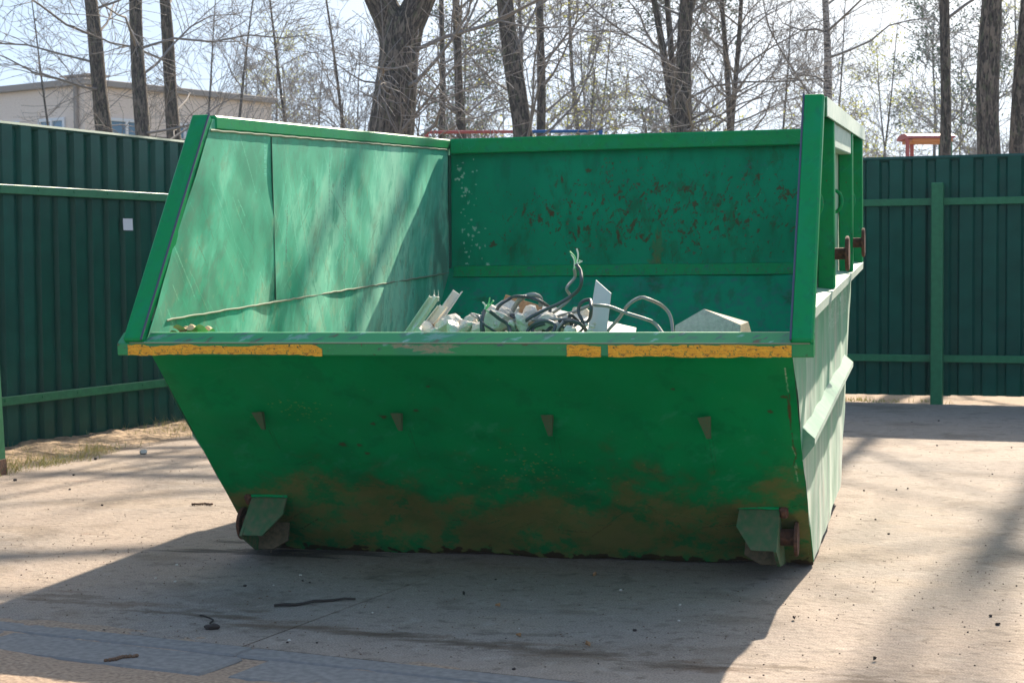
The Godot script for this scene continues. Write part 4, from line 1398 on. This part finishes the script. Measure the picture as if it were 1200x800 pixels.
	for k in 2400:
		var x := rng.randf_range(-4.4, 1.6)
		var z := rng.randf_range(-11.8, -4.3)
		if rng.randf() < 0.5: z = rng.randf_range(-6.2, -4.3)
		var w := rng.randf_range(0.0025, 0.007)
		z = minf(z, kerb_z(x) - 0.01)
		mm.set_instance_transform(k, Transform3D(Basis(Vector3.UP, rng.randf() * 6.0).scaled(Vector3(w, w * 0.6, w)), Vector3(x, w * 0.2, z)))
	var mi := MultiMeshInstance3D.new()
	mi.name = "grit"
	mi.multimesh = mm
	mi.material_override = M.grit
	add_child(mi)
	tag(mi, "fine brown grit strewn over the concrete", "grit", "", "stuff")


# ------------------------------------------------------------------ trees
func branch(g: Geo, p: Vector3, dir: Vector3, l: float, r: float, depth: int, o: Dictionary) -> void:
	var seg := 5 if depth == 0 else (4 if depth == 1 else 3)
	var path := [p]
	var rad := [r]
	var d := dir
	for k in seg:
		d = (d + Vector3(rng.randfn(0, 1), rng.randfn(0, 1) + o.lift * (0.5 if depth else 1.0), rng.randfn(0, 1)) * o.wander).normalized()
		p += d * l / seg
		path.append(p)
		rad.append(maxf(lerpf(r, r * 0.35, (k + 1.0) / seg), o.thin))
	g.tube(path, rad, 6 if depth == 0 else (4 if depth == 1 else 3), false)
	if depth >= o.depth: return
	var count: int = o.kids[depth]
	for k in count:
		var t := rng.randf_range(0.22, 1.0) if k < count - 1 else 1.0
		var i := mini(int(t * seg), seg - 1)
		var q: Vector3 = path[i].lerp(path[i + 1], t * seg - i)
		var along: Vector3 = (path[i + 1] - path[i]).normalized()
		var side := along.cross(Vector3(rng.randfn(0, 1), rng.randfn(0, 1), rng.randfn(0, 1))).normalized()
		branch(g, q, (along + side * rng.randf_range(0.5, 1.1)).normalized(), l * rng.randf_range(0.35, 0.65), maxf(lerpf(r, r * 0.4, t) * 0.55, o.thin), depth + 1, o)
	if o.has("tips") and depth == o.depth - 1:
		o.tips.append(p)


func tree(called: String, label: String, base: Vector3, lean: Vector2, r: float, h: float, bark: Material, twig: Material, o: Dictionary, group := "") -> Node3D:
	var root := thing(called, label, "tree", at(base), group)
	var g := Geo.new()
	var path := []
	var rad := []
	var m := int(h / 0.45)
	var sway := rng.randf() * TAU
	for k in m + 1:
		var y := h * k / m
		var off: float = y * y / 6.4 if y < 3.2 else y - 1.6
		path.append(Vector3(lean.x * off + r * 0.35 * sin(y * 1.3 + sway), y - 0.05, lean.y * off + r * 0.35 * cos(y * 1.1 + sway)))
		rad.append(maxf(r * (1.0 + o.flare * exp(-y * 0.9)) * (1.0 - 0.8 * pow(y / h, 1.1)) * (1.0 + 0.04 * sin(y * 4.0 + sway)), 0.012))
	if o.has("fork"):
		path = path.slice(0, int(o.fork / 0.45) + 1)
		rad = rad.slice(0, path.size())
	g.tube(path, rad, 16 if r > 0.1 else 9, false, 0.5)
	if o.has("fork"):
		for s in [-1.0, 1.0]:
			var q := []
			var w := []
			for k in 14:
				var y: float = k * 0.45
				var spread: float = s * (0.17 * minf(y, 0.9) / 0.9 + 0.30 * maxf(0.0, y - 0.4))
				q.append(path[-1] + Vector3(0.97 * spread, y - 0.5, -0.24 * spread))
				w.append(maxf(rad[-1] * (0.80 if k > 1 else 0.86) * (1.0 - 0.06 * k), 0.03))
			g.tube(q, w, 14, false, 0.5)
	var us := maxf(1.0, roundf(r * 12.0))
	for k in g.uv.size():
		g.uv[k].x *= us
	geo("trunk", g, bark, root)
	var c := Geo.new()
	for k in int(o.limbs):
		var t := pow(rng.randf(), 0.85)
		var y: float = lerpf(o.start, h * 0.97, t)
		var i: int = clampi(int(y / h * m), 0, path.size() - 2)
		var az := rng.randf() * TAU
		var up: float = lerpf(o.up0, 0.9, t) + rng.randfn(0, 0.15)
		var l: float = o.reach * lerpf(1.0, 0.45, t) * rng.randf_range(0.6, 1.15)
		branch(c, path[i] if y <= o.get("fork", 99.0) else path[-1] + Vector3(rng.randfn(0, 0.9), y - o.fork, rng.randfn(0, 0.6)), Vector3(cos(az), up, sin(az)).normalized(), l, clampf(rad[i] * 0.42, o.thin * 1.5, o.get("limb_r", 0.07)), 0, o)
	for q in o.get("long_limbs", []):   # [height, direction, length, radius]
		branch(c, path[clampi(int(q[0] / h * m), 0, path.size() - 1)], q[1].normalized(), q[2], q[3], 0, o)
	geo("crown", c, twig, root)
	if o.has("tips"):
		var f := Geo.new()
		for q in o.tips:
			for k in int(o.leaves):
				var a: Vector3 = q + Vector3(rng.randfn(0, 0.14), rng.randfn(0, 0.14), rng.randfn(0, 0.14))
				var u: Vector3 = Vector3(rng.randfn(0, 1), rng.randfn(0, 1), rng.randfn(0, 1)).normalized() * o.leaf
				var w: Vector3 = u.cross(Vector3(rng.randfn(0, 1), rng.randfn(0, 1), rng.randfn(0, 1))).normalized() * o.leaf * 0.6
				f.tri(a - u, a + w, a + u)
				f.tri(a - u, a + u, a - w)
		geo("leaves", f, o.leaf_mat, root).set_meta("kind", "stuff")
		o.tips.clear()
	return root


func build_trees() -> void:
	rng.seed = 1234
	var old := {"limbs": 20, "start": 2.6, "up0": 0.25, "reach": 3.4, "kids": [8, 7, 4], "depth": 2, "wander": 0.17, "lift": 0.05, "thin": 0.0042, "flare": 0.25, "limb_r": 0.024}
	var slim := {"limbs": 22, "start": 2.2, "up0": 0.5, "reach": 2.4, "kids": [6, 5, 3], "depth": 2, "wander": 0.15, "lift": 0.12, "thin": 0.004, "flare": 0.15, "limb_r": 0.024}
	var birch := {"limbs": 18, "start": 3.4, "up0": 0.7, "reach": 2.6, "kids": [7, 6, 4], "depth": 2, "wander": 0.18, "lift": -0.10, "thin": 0.004, "flare": 0.12, "limb_r": 0.024}
	var sapling := {"limbs": 16, "start": 1.6, "up0": 0.9, "reach": 1.9, "kids": [6, 5, 3], "depth": 2, "wander": 0.14, "lift": 0.15, "thin": 0.004, "flare": 0.1, "limb_r": 0.018}
	var list := [
		["linden_tree", "dark bare trunk leaning over the beige building, nearest its drainpipe", Vector3(-13.92, 0, -27.51), Vector2(-0.134, -0.015), 0.179, 0],
		["linden_tree", "dark bare trunk between two others before the beige building", Vector3(-12.63, 0, -25.77), Vector2(-0.030, -0.041), 0.153, 0],
		["linden_tree", "dark bare trunk rising just behind the skip's slanting beam", Vector3(-12.82, 0, -27.79), Vector2(-0.095, -0.024), 0.149, 0],
		["sapling", "thin bare young tree behind the skip leaning over the building's end", Vector3(-16.19, 0, -37.28), Vector2(0.106, -0.075), 0.060, 2],
		["sapling", "thin dark bare tree slanting up behind the skip's scuffed side", Vector3(-13.02, 0, -33.94), Vector2(-0.134, -0.015), 0.058, 2],
		["sapling", "thin bare slanting tree next to the thickest trunk", Vector3(-11.86, 0, -34.23), Vector2(-0.134, -0.015), 0.058, 2],
		["sapling", "very thin bare tree before the beige building's end wall", Vector3(-18.45, 0, -40.85), Vector2(0.060, -0.063), 0.055, 2],
		["old_linden_tree", "thickest trunk of all, grey-brown and forking into two limbs", Vector3(-6.78, 0, -21.02), Vector2(-0.011, -0.045), 0.325, 3],
		["maple_tree", "slender straight trunk beside the thickest one, behind the red bar", Vector3(-9.61, 0, -32.72), Vector2(0.002, -0.049), 0.089, 1],
		["maple_tree", "slim mottled trunk behind the middle of the red bar", Vector3(-7.98, 0, -28.99), Vector2(-0.069, -0.031), 0.108, 1],
		["birch_tree", "stout leaning mottled trunk between the red and blue bars", Vector3(-6.06, 0, -25.34), Vector2(-0.089, -0.026), 0.181, 5],
		["maple_tree", "slim straight trunk behind the start of the blue bar", Vector3(-6.82, 0, -29.28), Vector2(0.008, -0.050), 0.108, 1],
		["maple_tree", "dark main trunk of a clump behind the skip's far end", Vector3(-4.16, 0, -27.88), Vector2(0.047, -0.060), 0.167, 0],
		["maple_tree", "slender stem bending away from the dark clump's main trunk", Vector3(-4.04, 0, -28.32), Vector2(-0.147, -0.012), 0.085, 1],
		["maple_tree", "middle stem of the dark clump behind the skip's far end", Vector3(-4.09, 0, -28.72), Vector2(-0.102, -0.023), 0.079, 1],
		["alder_tree", "thin stem of a crossing pair, tilted towards the dark clump", Vector3(-3.73, 0, -32.12), Vector2(-0.050, -0.036), 0.076, 1],
		["alder_tree", "thin stem of a crossing pair, tilted towards the pale birch", Vector3(-3.89, 0, -32.29), Vector2(0.054, -0.062), 0.072, 1],
		["birch_tree", "slim pale birch with dark marks behind the skip's raised corner", Vector3(-1.88, 0, -30.51), Vector2(-0.018, -0.044), 0.090, 4],
		["aspen_tree", "slim mottled trunk standing in front of the red playground canopy", Vector3(0.03, 0, -22.72), Vector2(0.015, -0.052), 0.083, 8],
		["ash_tree", "thick dark trunk behind the fence post, with a limb branching off", Vector3(0.58, 0, -20.79), Vector2(0.008, -0.050), 0.149, 6],
		["ash_tree", "dark trunk close beside the thick one behind the back fence", Vector3(0.90, 0, -21.39), Vector2(0.034, -0.057), 0.102, 6],
		["sapling", "very thin bare tree between the crossing pair and the pale birch", Vector3(-4.14, 0, -45.46), Vector2(0.054, -0.062), 0.056, 2],
		["sapling", "very thin bare tree with a bushy top before the canopy", Vector3(-1.61, 0, -46.08), Vector2(0.093, -0.071), 0.050, 7],
		["sapling", "very thin bare tree just behind the pale birch", Vector3(-2.60, 0, -42.74), Vector2(0.060, -0.063), 0.042, 2],
		["sapling", "very thin budding tree behind the middle of the blue bar", Vector3(-9.29, 0, -45.21), Vector2(0.060, -0.063), 0.046, 7],
		["sapling", "thin bare tree before the beige building's blue window", Vector3(-20.84, 0, -38.19), Vector2(-0.134, -0.015), 0.052, 2],
	]
	for q in list:
		var o: Dictionary
		var h := 12.0
		var bark: Material = M.bark
		match q[5]:
			0: o = old.duplicate()
			1:
				o = slim.duplicate()
				h = 10.5
			2:
				o = sapling.duplicate()
				h = 8.0
			3:
				o = old.duplicate()
				o.merge({"flare": 0.38, "fork": 4.3, "limbs": 26, "start": 2.0, "limb_r": 0.03}, true)
				h = 13.0
				bark = M.bark
			4:
				o = birch.duplicate()
				h = 12.0
				bark = M.birch
			8:
				o = birch.duplicate()
				bark = M.bark
			5:
				o = birch.duplicate()
				o.merge({"start": 2.4, "limbs": 24, "reach": 3.2}, true)
				h = 13.0
				bark = M.bark
			6:
				o = old.duplicate()
				o.merge({"start": 3.4, "limbs": 6, "up0": 0.7, "reach": 3.0, "kids": [5, 4, 2], "limb_r": 0.05}, true)
				h = 14.0
				if q[4] > 0.12: o.merge({"long_limbs": [[7.2, Vector3(-1, 0.10, 0.3), 4.6, 0.085], [8.0, Vector3(-1, 0.25, -0.2), 5.2, 0.085], [8.8, Vector3(-1, 0.12, 0.15), 5.6, 0.085], [9.6, Vector3(-1, 0.05, -0.35), 5.4, 0.085], [10.4, Vector3(-1, 0.2, 0.2), 5.0, 0.085], [11.2, Vector3(-1, 0.1, -0.1), 4.6, 0.085]]})
			7:
				o = sapling.duplicate()
				o.merge({"tips": [], "leaves": 9, "leaf": 0.035, "leaf_mat": M.leaf}, true)
				h = 7.0
		tree(q[0], q[1], q[2], q[3], q[4], h, bark, M.branch, o)
	# a tall tree beyond the frame whose limbs throw broad soft bands over the pad
	var tall := old.duplicate()
	tall.merge({"start": 14.5, "limbs": 5, "reach": 3.0, "kids": [3, 3, 2], "limb_r": 0.06, "flare": 0.2, "long_limbs": [[12.1, Vector3(-0.53, 1.2, 0.4), 4.2, 0.06], [13.4, Vector3(0.7, 0.9, 0.2), 4.0, 0.07]]}, true)
	tree("poplar_tree", "tall bare tree standing alone behind the back fence, past the dark trunks", Vector3(2.62, 0, -25.3), Vector2.ZERO, 0.115, 20.0, M.bark, M.branch, tall)
	# the wood behind: bare trees one behind the other
	for k in 32:
		var dist := lerpf(38.0, 88.0, pow(rng.randf(), 0.8))
		var across := rng.randf_range(-0.40, 0.36) * dist
		var p := Vector3(across * 0.97 - 0.242 * dist, 0, -across * 0.242 - 0.97 * dist)
		if p.x < -16.0 and p.z > -58.0: p.z -= 24.0
		var o := {"limbs": 22, "start": 0.9, "up0": 0.6, "reach": rng.randf_range(2.0, 3.4), "kids": [7, 5, 3], "depth": 2, "wander": 0.16, "lift": 0.12, "thin": 0.006 + dist * 0.00005, "flare": 0.1, "limb_r": 0.045}
		var bud := k % 4 == 0
		var pine := k % 11 == 3
		if bud: o.merge({"tips": [], "leaves": 9, "leaf": 0.04, "leaf_mat": M.leaf})
		elif pine: o.merge({"tips": [], "leaves": 14, "leaf": 0.05, "leaf_mat": M.needle})
		tree("wood_tree", "budding yellow-green tree in the wood behind the fences" if bud else ("hazy green pine in the wood behind the fences" if pine else "bare tree in the wood behind the fences"), p, Vector2(rng.randfn(0, 0.05), rng.randfn(0, 0.05)), rng.randf_range(0.05, 0.12), rng.randf_range(8.0, 13.0), M.bark, M.branch, o, "budding trees in the wood" if bud else ("pines in the wood" if pine else "bare trees in the wood"))
	# undergrowth: shrubs that fill in above the fence line
	for k in 12:
		var dist := rng.randf_range(34.0, 60.0)
		var across := rng.randf_range(-0.36, 0.34) * dist
		var p := Vector3(across * 0.97 - 0.242 * dist, 0, -across * 0.242 - 0.97 * dist)
		if p.x < -14.0 and p.z > -52.0: continue
		var o := {"limbs": 14, "start": 0.25, "up0": 1.3, "reach": 2.6, "kids": [6, 5, 3], "depth": 2, "wander": 0.13, "lift": 0.2, "thin": 0.005, "flare": 0.0, "limb_r": 0.02}
		if k % 4 == 0: o.merge({"tips": [], "leaves": 9, "leaf": 0.035, "leaf_mat": M.leaf})
		tree("shrub", "budding shrub growing in the wood behind the fences" if k % 4 == 0 else "bare shrub growing in the wood behind the fences", p, Vector2.ZERO, 0.03, rng.randf_range(3.0, 4.6), M.bark, M.branch, o, "budding shrubs in the wood" if k % 4 == 0 else "bare shrubs in the wood")


# ------------------------------------------------------------------ beyond the fence
func build_far() -> void:
	# low beige building with its corner towards the pad
	var corner := Vector3(-21.82, 0, -41.21)
	var right := Vector3(2.81, 0, -6.89).normalized()
	var left := Vector3(-right.z, 0, right.x) * -1.0
	if left.x > 0.0: left = -left
	var b := thing("building", "low beige building with white-framed windows behind the side fence", "building", at(corner))
	var w := Geo.new()
	var h := 5.75
	w.beam(right * 3.5 + Vector3.UP * h * 0.5 - left * 0.0, right * 3.5 + left * 14.0 + Vector3.UP * h * 0.5, 7.0, h, Vector3.UP, 0.0)
	geo("wall", w, M.brick, b)
	w = Geo.new()
	w.beam(right * 3.5 - left * 0.15 + Vector3.UP * (h + 0.09), right * 3.5 + left * 14.2 + Vector3.UP * (h + 0.09), 7.3, 0.18, Vector3.UP, 0.02)
	var roof := geo("roof", w, M.roof, b)
	w = Geo.new()
	w.beam(right * 1.5 + left * 1.3 + Vector3.UP * (h + 0.31), right * 1.5 + left * 2.2 + Vector3.UP * (h + 0.31), 0.6, 0.26, Vector3.UP, 0.02)
	w.beam(right * 1.5 + left * 1.15 + Vector3.UP * (h + 0.47), right * 1.5 + left * 2.35 + Vector3.UP * (h + 0.47), 0.8, 0.05, Vector3.UP, 0.01)
	geo("roof_vent", w, M.roof, roof)
	# drainpipe at the corner
	w = Geo.new()
	w.tube([left * 0.25 - right * 0.08, left * 0.25 - right * 0.08 + Vector3.UP * h], 0.06, 10)
	geo("drainpipe", w, M.roof, b)
	# windows: on the long face (outward -right) and on the end face (outward -left)
	var spots := []
	for k in 4:
		spots.append([left * (1.3 + k * 1.9), -right, left, 1.0 + 0.0 * k])
	for k in 3:
		spots.append([right * (1.4 + k * 2.1), -left, right, 1.2])
	for q in spots:
		for floor_y in [3.55]:
			var o: Vector3 = q[1]
			var a: Vector3 = q[2]
			var c: Vector3 = q[0] + Vector3.UP * (floor_y + 0.7)
			var f := Node3D.new()
			f.name = "window"
			b.add_child(f, true)
			var wd: float = q[3]
			var g := Geo.new()
			for s in [-1.0, 0.0, 1.0]:
				g.beam(c + a * s * wd * 0.5 + o * 0.03 - Vector3.UP * 0.68, c + a * s * wd * 0.5 + o * 0.03 + Vector3.UP * 0.68, 0.09, 0.06, o, 0.005)
			for s in [-1.0, 0.25, 1.0]:
				g.beam(c - a * wd * 0.54 + o * 0.032 + Vector3.UP * s * 0.66, c + a * wd * 0.54 + o * 0.032 + Vector3.UP * s * 0.66, 0.05, 0.08, Vector3.UP, 0.005)
			geo("frame", g, M.frame_white, f)
			for s in [-0.25, 0.25]:
				g = Geo.new()
				g.beam(c + a * s * wd + o * 0.012 - Vector3.UP * 0.66, c + a * s * wd + o * 0.012 + Vector3.UP * 0.66, wd * 0.47, 0.012, o, 0.0)
				geo("pane", g, M.glass, f)
			g = Geo.new()
			g.beam(c - a * wd * 0.6 + o * 0.06 - Vector3.UP * 0.72, c + a * wd * 0.6 + o * 0.06 - Vector3.UP * 0.72, 0.16, 0.04, Vector3.UP, 0.004)
			geo("sill", g, M.roof, f)
	# playground bars
	var p0 := Vector3(-7.99, 3.13, -26.46)
	var p1 := Vector3(-6.58, 3.13, -26.82)
	var p2 := Vector3(-5.28, 3.13, -27.14)
	var bars := thing("playground_bars", "playground climbing bars with one red and one blue rail behind the skip", "climbing bars", at(Vector3(p1.x, 0, p1.z)))
	var off := -Vector3(p1.x, 0, p1.z)
	for q in [[p0, p1, M.red], [p1, p2, M.blue]]:
		var g := Geo.new()
		g.tube([q[0] + off, q[1] + off], 0.026, 10)
		geo("rail", g, q[2], bars)
	for q in [[p0, M.red], [p1, M.blue], [p2, M.blue]]:
		var g := Geo.new()
		g.tube([Vector3(q[0].x, -0.05, q[0].z) + off, q[0] + off + Vector3.UP * 0.03], 0.035, 10)
		geo("post", g, q[1], bars)
	# canopy of a playground house
	var cp := Vector3(-0.30, 0, -35.1)
	var can := thing("playground_canopy", "small red playground canopy on thin posts behind the back fence", "canopy", at(cp, 0.24))
	var g := Geo.new()
	var pr := []
	for k in 9:
		var a := PI * k / 8.0
		pr.append(Vector2(cos(a) * 0.5, 3.41 + sin(a) * 0.11))
	g.prism(pr, -0.44, 0.5, 0)
	geo("roof", g, M.red, can)
	g = Geo.new()
	g.box(Vector3(0.80, 0.07, 0.9), at(Vector3(0.06, 3.372, 0)), 0.01)
	geo("fascia", g, M.yellow, can)
	for q in [[-0.42, 0.4], [-0.15, -0.4], [0.42, 0.4], [0.42, -0.4]]:
		g = Geo.new()
		g.tube([Vector3(q[0], -0.05, q[1]), Vector3(q[0], 3.4, q[1])], 0.04, 8)
		geo("post", g, M.red if q[0] < 0.0 else M.rail, can)


func _ready() -> void:
	# camera: 60 mm lens, crouching eye height
	var cam := Camera3D.new()
	cam.name = "camera"
	add_child(cam)
	cam.transform = Transform3D(Basis(Vector3(0.97032, -0.0069, -0.24171), Vector3(-0.00459, 0.99889, -0.04698), Vector3(0.24176, 0.04669, 0.96921)), Vector3(0, 1.055, 0))
	var ca := CameraAttributesPhysical.new()
	ca.frustum_focal_length = 60.27
	ca.frustum_focus_distance = 6.2
	ca.exposure_aperture = 13.0
	cam.attributes = ca
	cam.fov = 22.52
	cam.near = 0.05
	cam.far = 1200.0
	cam.current = true
	# sky, sun, exposure
	var env := Environment.new()
	env.background_mode = Environment.BG_SKY
	var sky := ProceduralSkyMaterial.new()
	sky.sky_top_color = Color(0.41, 0.505, 0.63)
	sky.sky_horizon_color = Color(0.75, 0.81, 0.865)
	sky.sky_curve = 0.12
	sky.ground_bottom_color = Color(0.36, 0.33, 0.29)
	sky.ground_horizon_color = Color(0.58, 0.61, 0.64)
	sky.sun_angle_max = 60.0
	sky.sun_curve = 0.45
	sky.sky_energy_multiplier = 1.0
	env.sky = Sky.new()
	env.sky.sky_material = sky
	env.background_energy_multiplier = 1.0
	env.tonemap_mode = Environment.TONE_MAPPER_LINEAR
	env.tonemap_exposure = 2.3
	env.fog_enabled = true
	env.fog_density = 0.0010
	env.fog_light_color = Color(0.78, 0.89, 1.0)
	env.sdfgi_enabled = true
	env.ssao_enabled = true
	env.ssil_enabled = true
	var we := WorldEnvironment.new()
	we.name = "environment"
	we.environment = env
	add_child(we)
	var sun := DirectionalLight3D.new()
	sun.name = "sun"
	sun.light_energy = 1.6
	sun.light_color = Color(1.0, 0.95, 0.87)
	sun.light_angular_distance = 0.5
	sun.shadow_enabled = true
	add_child(sun)
	sun.look_at_from_position(Vector3.ZERO, Vector3(-0.1852, -1.0, 1.4219), Vector3.UP)
	make_materials()
	build_ground()
	build_fences()
	build_skip()
	build_far()
	build_trees()
	build_rubbish()
	build_litter()
